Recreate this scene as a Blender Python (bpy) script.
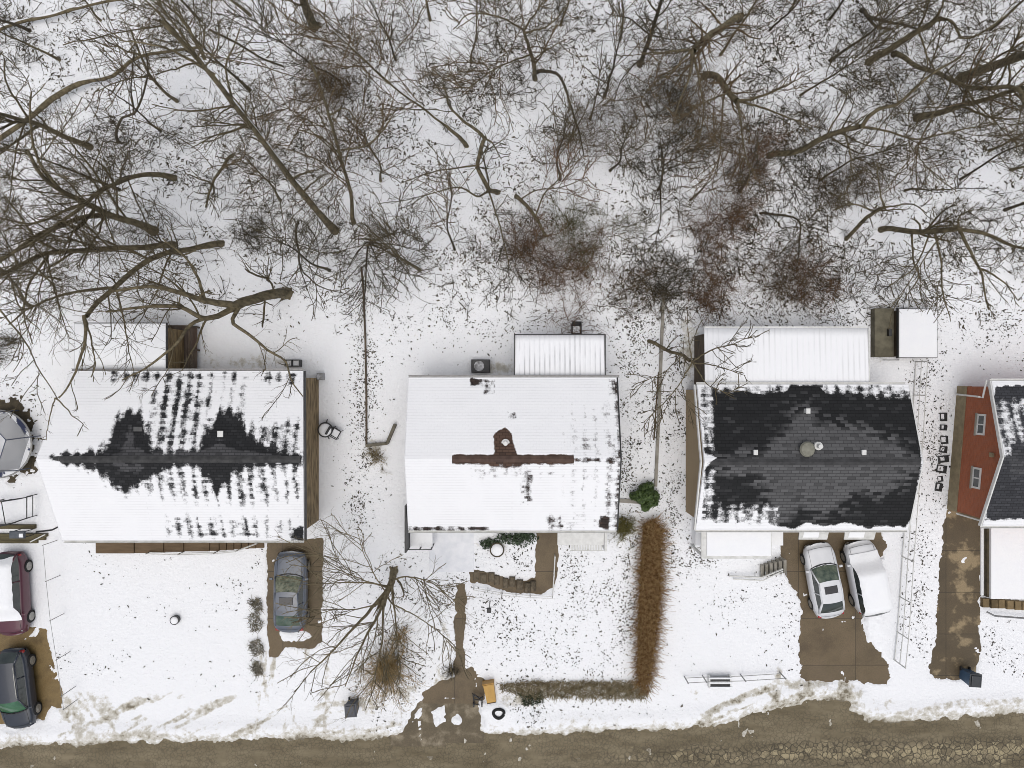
import bpy, math, random
import numpy as np

# ------------------------------------------------------------------ camera, sky, sun, exposure
for o in list(bpy.data.objects):
    bpy.data.objects.remove(o)
S = bpy.context.scene
COL = S.collection
LENS, HCAM = 25.0, 41.0
F = LENS * 1024 / 36.0
cam = bpy.data.cameras.new('camera')
cam.lens = LENS; cam.sensor_width = 36; cam.clip_start = 0.5; cam.clip_end = 2000
camo = bpy.data.objects.new('camera', cam)
camo.location = (0, 0, HCAM); camo.rotation_euler = (0, 0, 0)
COL.objects.link(camo); S.camera = camo
S.render.resolution_x, S.render.resolution_y = 1024, 768
SUN_EL, SUN_AZ = math.radians(76), math.radians(200)
w = bpy.data.worlds.new('World'); S.world = w; w.use_nodes = True
nt = w.node_tree
sky = nt.nodes.new('ShaderNodeTexSky'); sky.sky_type = 'NISHITA'; sky.sun_disc = False
sky.sun_elevation = SUN_EL; sky.sun_rotation = SUN_AZ
sky.air_density = 1.0; sky.dust_density = 4.0; sky.ozone_density = 0.6
bg = nt.nodes['Background']; bg.inputs['Strength'].default_value = 0.13
hs = nt.nodes.new('ShaderNodeHueSaturation'); hs.inputs['Saturation'].default_value = 0.42   # an overcast sky is near grey
nt.links.new(sky.outputs[0], hs.inputs['Color']); nt.links.new(hs.outputs[0], bg.inputs['Color'])
sl = bpy.data.lights.new('sun', 'SUN'); sl.energy = 1.0; sl.angle = math.radians(70); sl.color = (1, .97, .93)
so = bpy.data.objects.new('sun', sl); COL.objects.link(so)
so.rotation_euler = (math.pi / 2 - SUN_EL, 0, math.radians(20))
S.view_settings.view_transform = 'Standard'; S.view_settings.look = 'None'
S.view_settings.exposure = -0.07; S.view_settings.gamma = 1
S.render.engine = 'CYCLES'
S.cycles.filter_width = 0.9

# ------------------------------------------------------------------ helpers
rng = np.random.default_rng(7)
random.seed(7)
def P(px, py, h=0.0):
    k = (HCAM - h) / F
    return ((px - 512) * k, (384 - py) * k, h)
def to_px(x, y, z):
    k = F / (HCAM - z)
    return 512 + x * k, 384 - y * k
_lat = {}
def vnoise(x, y, seed=0):
    if seed not in _lat:
        _lat[seed] = np.random.default_rng(1000 + seed).random((256, 256))
    L = _lat[seed]
    xi = np.floor(x).astype(int); yi = np.floor(y).astype(int)
    fx = x - xi; fy = y - yi
    fx = fx * fx * (3 - 2 * fx); fy = fy * fy * (3 - 2 * fy)
    a = L[xi % 256, yi % 256]; b = L[(xi + 1) % 256, yi % 256]
    c = L[xi % 256, (yi + 1) % 256]; d = L[(xi + 1) % 256, (yi + 1) % 256]
    return (a * (1 - fx) + b * fx) * (1 - fy) + (c * (1 - fx) + d * fx) * fy
def fbm(x, y, seed=0, oct=4):
    s = 0; a = .5; t = 0
    for i in range(oct):
        s = s + a * vnoise(x * 2 ** i + 17.3 * i, y * 2 ** i + 9.1 * i, seed + i); t += a; a *= .55
    return s / t
def sdf(poly, x, y):
    """negative inside"""
    p = np.array(poly, float); q = np.roll(p, -1, 0)
    d = np.full(x.shape, 1e9); inside = np.zeros(x.shape, bool)
    for (ax, ay), (bx, by) in zip(p, q):
        ex, ey = bx - ax, by - ay
        wx, wy = x - ax, y - ay
        t = np.clip((wx * ex + wy * ey) / (ex * ex + ey * ey + 1e-12), 0, 1)
        d = np.minimum(d, (wx - ex * t) ** 2 + (wy - ey * t) ** 2)
        c = ((ay > y) != (by > y))
        with np.errstate(divide='ignore', invalid='ignore'):
            xx = (bx - ax) * (y - ay) / (by - ay + 1e-12) + ax
        inside ^= c & (x < xx)
    d = np.sqrt(d)
    return np.where(inside, -d, d)
def sstep(a, b, x):
    t = np.clip((x - a) / (b - a), 0, 1); return t * t * (3 - 2 * t)

def mesh_np(name, V, Fq, mat, parent=None, smooth=False, loc=None, tris=None):
    me = bpy.data.meshes.new(name)
    V = np.asarray(V, np.float32)
    if parent is not None and loc is None: V = V - np.array(parent.location, np.float32)
    if loc is not None: V = V - np.array(loc, np.float32)
    me.vertices.add(len(V)); me.vertices.foreach_set('co', V.ravel())
    Fq = np.asarray(Fq, np.int32)
    n = Fq.shape[1]
    me.loops.add(Fq.size); me.loops.foreach_set('vertex_index', Fq.ravel())
    me.polygons.add(len(Fq)); me.polygons.foreach_set('loop_start', np.arange(0, Fq.size, n, dtype=np.int32))
    if smooth: me.polygons.foreach_set('use_smooth', np.ones(len(Fq), bool))
    me.update(calc_edges=True)
    if mat: me.materials.append(mat)
    o = bpy.data.objects.new(name, me); COL.objects.link(o)
    if parent is not None: o.parent = parent
    if loc is not None: o.location = loc
    return o
def tag(o, label=None, cat=None, group=None, kind=None):
    if label: o['label'] = label
    if cat: o['category'] = cat
    if group: o['group'] = group
    if kind: o['kind'] = kind
    return o
def thing(name, label, cat, loc=(0, 0, 0), rz=0, group=None):
    o = bpy.data.objects.new(name, None); o.empty_display_size = .2
    o.location = loc; o.rotation_euler = (0, 0, rz); COL.objects.link(o)
    return tag(o, label, cat, group)
def copy_tree(o, parent=None):
    c = o.copy(); COL.objects.link(c)
    if parent is not None: c.parent = parent
    for ch in list(o.children): copy_tree(ch, c)
    return c

class MB:
    def __init__(s): s.v = []; s.f = []; s.g = []
    def add(s, vs, fs):
        b = len(s.v); s.g.append((b, len(s.f))); s.v += [tuple(map(float, q)) for q in vs]; s.f += [tuple(b + i for i in f) for f in fs]; return s
    def box(s, x0, x1, y0, y1, z0, z1, bev=0.0):
        if bev <= 0:
            return s.add([(x0,y0,z0),(x1,y0,z0),(x1,y1,z0),(x0,y1,z0),(x0,y0,z1),(x1,y0,z1),(x1,y1,z1),(x0,y1,z1)],
                         [(0,3,2,1),(4,5,6,7),(0,1,5,4),(1,2,6,5),(2,3,7,6),(3,0,4,7)])
        b = min(bev, (x1-x0)*.45, (y1-y0)*.45, (z1-z0)*.45)
        rings = []
        for z, i in ((z0, b), (z0 + b, 0), (z1 - b, 0), (z1 - b*.3, b*.3), (z1, b)):
            rings.append([(x0+i+b*.0,y0+i,z),(x1-i,y0+i,z),(x1-i,y1-i,z),(x0+i,y1-i,z)])
        vs = [p for r in rings for p in r]
        fs = [(3,2,1,0)]
        n = len(rings)
        for k in range(n-1):
            for j in range(4):
                fs.append((k*4+j, k*4+(j+1)%4, (k+1)*4+(j+1)%4, (k+1)*4+j))
        fs.append(tuple((n-1)*4+j for j in range(4)))
        return s.add(vs, fs)
    def obox(s, a, b, wid, z0, z1):
        """wall-like box from a to b (xy)"""
        a = np.array(a[:2], float); b = np.array(b[:2], float); d = b - a; d /= np.linalg.norm(d); n = np.array([-d[1], d[0]]) * wid / 2
        c = [a - n, b - n, b + n, a + n]
        vs = [(p[0], p[1], z0) for p in c] + [(p[0], p[1], z1) for p in c]
        return s.add(vs, [(0,3,2,1),(4,5,6,7),(0,1,5,4),(1,2,6,5),(2,3,7,6),(3,0,4,7)])
    def tube(s, pts, r, k=8, cap=True):
        pts = [np.array(p, float) for p in pts]; n = len(pts)
        rs = list(r) if hasattr(r, '__len__') else [r] * n
        b = len(s.v); s.g.append((b, len(s.f)))
        for i, p in enumerate(pts):
            t = pts[min(i+1, n-1)] - pts[max(i-1, 0)]; t /= (np.linalg.norm(t) + 1e-9)
            ref = np.array([0, 0, 1.]) if abs(t[2]) < .9 else np.array([1., 0, 0])
            u = np.cross(t, ref); u /= np.linalg.norm(u); v = np.cross(t, u)
            for j in range(k):
                a = 2 * math.pi * j / k
                s.v.append(tuple(p + rs[i] * (math.cos(a) * u + math.sin(a) * v)))
        for i in range(n - 1):
            for j in range(k):
                s.f.append((b+i*k+j, b+i*k+(j+1)%k, b+(i+1)*k+(j+1)%k, b+(i+1)*k+j))
        if cap:
            s.f.append(tuple(b + j for j in range(k))[::-1]); s.f.append(tuple(b + (n-1)*k + j for j in range(k)))
        return s
    def lathe(s, prof, c=(0, 0, 0), k=20):
        b = len(s.v); n = len(prof); s.g.append((b, len(s.f)))
        for r, z in prof:
            for j in range(k):
                a = 2*math.pi*j/k; s.v.append((c[0]+r*math.cos(a), c[1]+r*math.sin(a), c[2]+z))
        for i in range(n-1):
            for j in range(k):
                s.f.append((b+i*k+j, b+i*k+(j+1)%k, b+(i+1)*k+(j+1)%k, b+(i+1)*k+j))
        s.f.append(tuple(b+(n-1)*k+j for j in range(k))); s.f.append(tuple(b+j for j in range(k))[::-1])
        return s
    def build(s, name, mat, parent=None, world=True, smooth=False, loc=None):
        me = bpy.data.meshes.new(name)
        off = np.zeros(3)
        if parent is not None and world: off = np.array(parent.location)
        if loc is not None: off = np.array(loc)
        me.from_pydata([tuple(np.array(q) - off) for q in s.v], [], s.f)
        me.update(); me.materials.append(mat)
        if smooth:
            for p in me.polygons: p.use_smooth = True
        o = bpy.data.objects.new(name, me); COL.objects.link(o)
        if parent is not None: o.parent = parent
        if loc is not None: o.location = loc
        return o
    def each(s, name, mat, parent=None, world=True, smooth=False, sub=False):
        """every piece added becomes a part of its own"""
        ends = s.g[1:] + [(len(s.v), len(s.f))]; out = []
        for (v0, f0), (v1, f1) in zip(s.g, ends):
            q = MB(); q.v = s.v[v0:v1]; q.f = [tuple(i - v0 for i in f) for f in s.f[f0:f1]]
            out.append(q.sub(name, mat, parent, world, smooth) if sub else q.build(name, mat, parent, world, smooth))
        return out
    def sub(s, name, mat, part, world=True, smooth=False):
        """a sub-part: same frame as its part"""
        off = part.parent.location if world else (0, 0, 0)
        o = MB.build(s, name, mat, None, False, smooth)
        if world: 
            for v in o.data.vertices: v.co = v.co - off
        o.parent = part
        return o

# ------------------------------------------------------------------ materials
MATS = {}
def lin(r, g, b):
    f = lambda c: (c / 255 / 12.92) if c / 255 <= .04045 else ((c / 255 + .055) / 1.055) ** 2.4
    return (f(r), f(g), f(b), 1)
def mat(name, c1, c2=None, scale=3.0, rough=.7, bump=0.0, bscale=None, metal=0.0, detail=6, stretch=(1,1,1), lo=.35, hi=.65, spec=.5, coat=0):
    if name in MATS: return MATS[name]
    m = bpy.data.materials.new(name); m.use_nodes = True; t = m.node_tree; N = t.nodes; L = t.links
    p = N['Principled BSDF']; p.inputs['Roughness'].default_value = rough; p.inputs['Metallic'].default_value = metal
    p.inputs['Specular IOR Level'].default_value = spec; p.inputs['Coat Weight'].default_value = coat
    c1 = tuple(c1)[:3] + (1,)
    p.inputs['Base Color'].default_value = c1
    tc = N.new('ShaderNodeTexCoord'); mp = N.new('ShaderNodeMapping'); mp.inputs['Scale'].default_value = stretch
    L.new(tc.outputs['Object'], mp.inputs[0])
    if c2:
        c2 = tuple(c2)[:3] + (1,)
        n = N.new('ShaderNodeTexNoise'); n.inputs['Scale'].default_value = scale; n.inputs['Detail'].default_value = detail
        L.new(mp.outputs[0], n.inputs['Vector'])
        r = N.new('ShaderNodeValToRGB'); r.color_ramp.elements[0].position = lo; r.color_ramp.elements[1].position = hi
        r.color_ramp.elements[0].color = c1; r.color_ramp.elements[1].color = c2
        L.new(n.outputs['Fac'], r.inputs[0]); L.new(r.outputs[0], p.inputs['Base Color'])
    if bump:
        n2 = N.new('ShaderNodeTexNoise'); n2.inputs['Scale'].default_value = bscale or scale * 4; n2.inputs['Detail'].default_value = 8
        L.new(mp.outputs[0], n2.inputs['Vector'])
        b = N.new('ShaderNodeBump'); b.inputs['Strength'].default_value = bump; b.inputs['Distance'].default_value = .05
        L.new(n2.outputs['Fac'], b.inputs['Height']); L.new(b.outputs[0], p.inputs['Normal'])
    MATS[name] = m
    return m

SNOWC = (.88, .89, .91)
M_snow = mat('snow', SNOWC, (.90, .91, .92), 1.5, .75, .35, 9)
M_bark = mat('bark', (.075, .060, .033), (.19, .155, .090), 6, .9, .6, 30, stretch=(1, 1, .3))
M_barkd = mat('bark_dark', (.04, .033, .022), (.095, .077, .048), 6, .9, .5, 30)
M_twig = mat('twig', (.066, .051, .027), (.14, .112, .062), 2, .9)
M_twigb = mat('twig_brown', (.085, .060, .033), (.18, .13, .072), 3, .9)
M_twigr = mat('twig_reddish', (.11, .066, .040), (.23, .145, .085), 3, .9)
M_twigg = mat('twig_grey', (.055, .046, .029), (.115, .096, .06), 3, .9)
M_olive = mat('olive_leaf', (.085, .078, .034), (.17, .155, .07), 6, .8)
M_straw = mat('straw', (.24, .16, .065), (.45, .33, .16), 5, .9)
M_rust = mat('rust_grass', (.16, .07, .018), (.46, .31, .14), 5.5, .9)
M_dead = mat('dead_grass', (.19, .15, .08), (.40, .34, .22), 4, .9)
M_ever = mat('evergreen_leaf', (.025, .05, .010), (.075, .12, .025), 9, .6)
M_everd = mat('ivy_leaf', (.015, .03, .012), (.04, .065, .025), 9, .6)
M_leaf = mat('leaf_litter', (.035, .028, .018), (.11, .088, .055), 3, .9)
M_white = mat('white_paint', (.72, .72, .70), (.62, .62, .60), 5, .5)
M_trim = mat('white_trim', (.70, .70, .68), (.55, .55, .52), 3, .5)
M_grey = mat('grey_metal', (.30, .30, .30), (.22, .22, .22), 8, .45, metal=.6)
M_galv = mat('galvanised_steel', (.33, .33, .32), (.24, .24, .235), 20, .5, metal=.3)
M_black = mat('black_plastic', (.015, .015, .017), (.03, .03, .03), 6, .5)
M_dark = mat('dark_metal', (.03, .03, .032), (.05, .05, .05), 6, .5, metal=.4)
M_tanwall = mat('tan_siding', (.30, .22, .125), (.34, .255, .15), 2, .8, stretch=(.3, .3, 12))
M_brnwall = mat('weathered_brown_siding', (.12, .08, .036), (.33, .24, .125), 1.8, .85, .3, 12, stretch=(.8, .8, 3))
M_conc = mat('concrete', (.33, .31, .27), (.22, .205, .17), 2, .85, .3, 20)
M_found = mat('foundation_stone', (.30, .25, .155), (.22, .18, .11), 3, .9, .4, 12)
M_wood = mat('brown_wood', (.105, .068, .034), (.15, .10, .055), 3, .75, .3, 14, stretch=(.4, 3, 1))
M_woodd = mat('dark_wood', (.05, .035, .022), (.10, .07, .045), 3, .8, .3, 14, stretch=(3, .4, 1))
M_deck = mat('weathered_deck', (.13, .11, .055), (.08, .065, .035), 4, .85, .3, 14, stretch=(.4, 4, 1))
M_soil = mat('wet_soil', (.045, .036, .022), (.09, .07, .04), 3, .85, .5, 14)
M_rock = mat('grey_stone', (.17, .155, .125), (.09, .08, .06), 5, .9, .5, 16)

def ground_mat(name, cols, scale, rough, pos=(.3, .5, .7), detail=8, joints=None, wet=.0):
    m = bpy.data.materials.new(name); m.use_nodes = True; t = m.node_tree; N = t.nodes; L = t.links
    p = N['Principled BSDF']; p.inputs['Roughness'].default_value = rough
    tc = N.new('ShaderNodeTexCoord')
    n = N.new('ShaderNodeTexNoise'); n.inputs['Scale'].default_value = scale; n.inputs['Detail'].default_value = detail; n.inputs['Roughness'].default_value = .6
    L.new(tc.outputs['Object'], n.inputs['Vector'])
    r = N.new('ShaderNodeValToRGB'); e = r.color_ramp.elements
    e[0].position = pos[0]; e[0].color = tuple(cols[0]) + (1,); e[1].position = pos[-1]; e[1].color = tuple(cols[-1]) + (1,)
    for q, c in list(zip(pos, cols))[1:-1]:
        k = e.new(q); k.color = tuple(c) + (1,)
    L.new(n.outputs['Fac'], r.inputs[0])
    n2 = N.new('ShaderNodeTexNoise'); n2.inputs['Scale'].default_value = 22; n2.inputs['Detail'].default_value = 6
    L.new(tc.outputs['Object'], n2.inputs['Vector'])
    mx = N.new('ShaderNodeMix'); mx.data_type = 'RGBA'; mx.blend_type = 'MULTIPLY'; mx.inputs[0].default_value = .5
    r2 = N.new('ShaderNodeMapRange'); r2.inputs[1].default_value = .3; r2.inputs[2].default_value = .7; r2.inputs[3].default_value = .55; r2.inputs[4].default_value = 1.25
    L.new(n2.outputs['Fac'], r2.inputs[0]); L.new(r.outputs[0], mx.inputs[6]); L.new(r2.outputs[0], mx.inputs[7])
    last = mx.outputs[2]
    if joints:
        bt = N.new('ShaderNodeTexBrick'); bt.offset = 0; bt.inputs['Scale'].default_value = 1; bt.inputs['Brick Width'].default_value = joints[0]; bt.inputs['Row Height'].default_value = joints[1]
        bt.inputs['Mortar Size'].default_value = .022; bt.inputs['Mortar Smooth'].default_value = .3
        bt.inputs['Color1'].default_value = (.92, .92, .92, 1); bt.inputs['Color2'].default_value = (1.08, 1.06, 1.03, 1); bt.inputs['Mortar'].default_value = (.42, .40, .36, 1)
        L.new(tc.outputs['Object'], bt.inputs['Vector'])
        m2 = N.new('ShaderNodeMix'); m2.data_type = 'RGBA'; m2.blend_type = 'MULTIPLY'; m2.inputs[0].default_value = 1
        L.new(last, m2.inputs[6]); L.new(bt.outputs[0], m2.inputs[7]); last = m2.outputs[2]
    L.new(last, p.inputs['Base Color'])
    b = N.new('ShaderNodeBump'); b.inputs['Strength'].default_value = .4; b.inputs['Distance'].default_value = .02
    L.new(n2.outputs['Fac'], b.inputs['Height']); L.new(b.outputs[0], p.inputs['Normal'])
    return m
M_mud = ground_mat('wet_brown_concrete', [(.085, .058, .028), (.125, .090, .046), (.14, .10, .055)], .7, .6, joints=(3.3, 2.7))
M_mudg = ground_mat('golden_mud', [(.10, .062, .018), (.20, .135, .05), (.16, .10, .03)], .9, .6)
M_patchy = ground_mat('patchy_drive', [(.075, .053, .026), (.095, .068, .034), (.27, .205, .115)], .75, .6, (.3, .52, .60), joints=(5.0, 2.4))
M_apron = ground_mat('grey_asphalt_apron', [(.095, .076, .048), (.135, .108, .068), (.33, .28, .20)], 1.1, .8, (.3, .52, .70))

# road: asphalt with a web of cracks and pale salted cells towards the crown
def road_mat():
    m = bpy.data.materials.new('cracked_asphalt'); m.use_nodes = True; t = m.node_tree; N = t.nodes; L = t.links
    p = N['Principled BSDF']; p.inputs['Roughness'].default_value = .85
    tc = N.new('ShaderNodeTexCoord')
    nz = N.new('ShaderNodeTexNoise'); nz.inputs['Scale'].default_value = 2.2; nz.inputs['Detail'].default_value = 4
    L.new(tc.outputs['Object'], nz.inputs['Vector'])
    ad = N.new('ShaderNodeMix'); ad.data_type = 'VECTOR'; ad.inputs[0].default_value = .22
    L.new(tc.outputs['Object'], ad.inputs[4]); L.new(nz.outputs['Color'], ad.inputs[5])
    vo = N.new('ShaderNodeTexVoronoi'); vo.feature = 'DISTANCE_TO_EDGE'; vo.inputs['Scale'].default_value = 4.0
    L.new(ad.outputs[1], vo.inputs['Vector'])
    vc = N.new('ShaderNodeTexVoronoi'); vc.inputs['Scale'].default_value = 4.0; L.new(ad.outputs[1], vc.inputs['Vector'])
    crack = N.new('ShaderNodeMapRange'); crack.inputs[1].default_value = .01; crack.inputs[2].default_value = .10
    L.new(vo.outputs['Distance'], crack.inputs[0])
    base = N.new('ShaderNodeValToRGB'); e = base.color_ramp.elements
    e[0].position = .32; e[0].color = (.105, .083, .046, 1); e[1].position = .68; e[1].color = (.235, .195, .125, 1)
    n3 = N.new('ShaderNodeTexNoise'); n3.inputs['Scale'].default_value = .8; n3.inputs['Detail'].default_value = 9; n3.inputs['Roughness'].default_value = .65
    mp = N.new('ShaderNodeMapping'); mp.inputs['Scale'].default_value = (.35, 1.3, 1); L.new(tc.outputs['Object'], mp.inputs[0]); L.new(mp.outputs[0], n3.inputs['Vector'])
    L.new(n3.outputs['Fac'], base.inputs[0])
    # salt band attribute
    at = N.new('ShaderNodeAttribute'); at.attribute_name = 'salt'
    sx = N.new('ShaderNodeSeparateColor'); L.new(vc.outputs['Color'], sx.inputs[0])
    add = N.new('ShaderNodeMath'); add.operation = 'ADD'; L.new(at.outputs['Fac'], add.inputs[0])
    mu = N.new('ShaderNodeMath'); mu.operation = 'MULTIPLY'; mu.inputs[1].default_value = .5; L.new(sx.outputs[0], mu.inputs[0]); L.new(mu.outputs[0], add.inputs[1])
    n4 = N.new('ShaderNodeTexNoise'); n4.inputs['Scale'].default_value = 1.2; n4.inputs['Detail'].default_value = 5; L.new(tc.outputs['Object'], n4.inputs['Vector'])
    add2 = N.new('ShaderNodeMath'); add2.operation = 'ADD'; L.new(add.outputs[0], add2.inputs[0]); L.new(n4.outputs['Fac'], add2.inputs[1])
    th = N.new('ShaderNodeMapRange'); th.inputs[1].default_value = 1.18; th.inputs[2].default_value = 1.42; L.new(add2.outputs[0], th.inputs[0])
    mx = N.new('ShaderNodeMix'); mx.data_type = 'RGBA'; L.new(th.outputs[0], mx.inputs[0]); L.new(base.outputs[0], mx.inputs[6]); mx.inputs[7].default_value = (.34, .285, .175, 1)
    cm = N.new('ShaderNodeMix'); cm.data_type = 'RGBA'; cm.inputs[6].default_value = (.055, .046, .030, 1)
    # coarse cracks only where the salted band runs, fine crazing elsewhere
    vf = N.new('ShaderNodeTexVoronoi'); vf.feature = 'DISTANCE_TO_EDGE'; vf.inputs['Scale'].default_value = 6.5; L.new(ad.outputs[1], vf.inputs['Vector'])
    cf = N.new('ShaderNodeMapRange'); cf.inputs[1].default_value = .0; cf.inputs[2].default_value = .12; cf.inputs[3].default_value = .45; cf.inputs[4].default_value = 1.0; L.new(vf.outputs['Distance'], cf.inputs[0])
    n5 = N.new('ShaderNodeTexNoise'); n5.inputs['Scale'].default_value = 1.1; n5.inputs['Detail'].default_value = 5; L.new(tc.outputs['Object'], n5.inputs['Vector'])
    inv = N.new('ShaderNodeMapRange'); inv.inputs[1].default_value = .38; inv.inputs[2].default_value = .60; inv.inputs[3].default_value = 1.0; inv.inputs[4].default_value = .0; L.new(n5.outputs['Fac'], inv.inputs[0])
    cfm = N.new('ShaderNodeMath'); cfm.operation = 'MAXIMUM'; L.new(cf.outputs[0], cfm.inputs[0]); L.new(inv.outputs[0], cfm.inputs[1])
    sb = N.new('ShaderNodeMapRange'); sb.inputs[1].default_value = .05; sb.inputs[2].default_value = .35; sb.inputs[3].default_value = 1.0; sb.inputs[4].default_value = .0; L.new(at.outputs['Fac'], sb.inputs[0])
    ccm = N.new('ShaderNodeMath'); ccm.operation = 'MAXIMUM'; L.new(crack.outputs[0], ccm.inputs[0]); L.new(sb.outputs[0], ccm.inputs[1])
    mxx = N.new('ShaderNodeMath'); mxx.operation = 'MULTIPLY'; L.new(ccm.outputs[0], mxx.inputs[0]); L.new(cfm.outputs[0], mxx.inputs[1])
    L.new(mxx.outputs[0], cm.inputs[0]); L.new(mx.outputs[2], cm.inputs[7])
    L.new(cm.outputs[2], p.inputs['Base Color'])
    b = N.new('ShaderNodeBump'); b.inputs['Strength'].default_value = .4; b.inputs['Distance'].default_value = .03
    L.new(mxx.outputs[0], b.inputs['Height']); L.new(b.outputs[0], p.inputs['Normal'])
    return m
M_road = road_mat()

# ground snow with a dirt attribute
def snow_ground_mat():
    m = bpy.data.materials.new('ground_snow'); m.use_nodes = True; t = m.node_tree; N = t.nodes; L = t.links
    p = N['Principled BSDF']; p.inputs['Roughness'].default_value = .75
    tc = N.new('ShaderNodeTexCoord'); at = N.new('ShaderNodeAttribute'); at.attribute_name = 'dirt'
    n = N.new('ShaderNodeTexNoise'); n.inputs['Scale'].default_value = 3.5; n.inputs['Detail'].default_value = 9; n.inputs['Roughness'].default_value = .68
    L.new(tc.outputs['Object'], n.inputs['Vector'])
    a = N.new('ShaderNodeMath'); a.operation = 'ADD'; L.new(at.outputs['Fac'], a.inputs[0]); L.new(n.outputs['Fac'], a.inputs[1])
    r = N.new('ShaderNodeMapRange'); r.inputs[1].default_value = .72; r.inputs[2].default_value = 1.15; L.new(a.outputs[0], r.inputs[0])
    c = N.new('ShaderNodeValToRGB'); e = c.color_ramp.elements
    e[0].position = 0; e[0].color = SNOWC + (1,); e[1].position = 1; e[1].color = (.17, .145, .10, 1)
    k = e.new(.35); k.color = (.64, .62, .57, 1); k = e.new(.7); k.color = (.44, .41, .34, 1)
    L.new(r.outputs[0], c.inputs[0]); L.new(c.outputs[0], p.inputs['Base Color'])
    n2 = N.new('ShaderNodeTexNoise'); n2.inputs['Scale'].default_value = 7; n2.inputs['Detail'].default_value = 8; L.new(tc.outputs['Object'], n2.inputs['Vector'])
    b = N.new('ShaderNodeBump'); b.inputs['Strength'].default_value = .8; b.inputs['Distance'].default_value = .07
    L.new(n2.outputs['Fac'], b.inputs['Height']); L.new(b.outputs[0], p.inputs['Normal'])
    return m
M_gsnow = snow_ground_mat()

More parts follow.
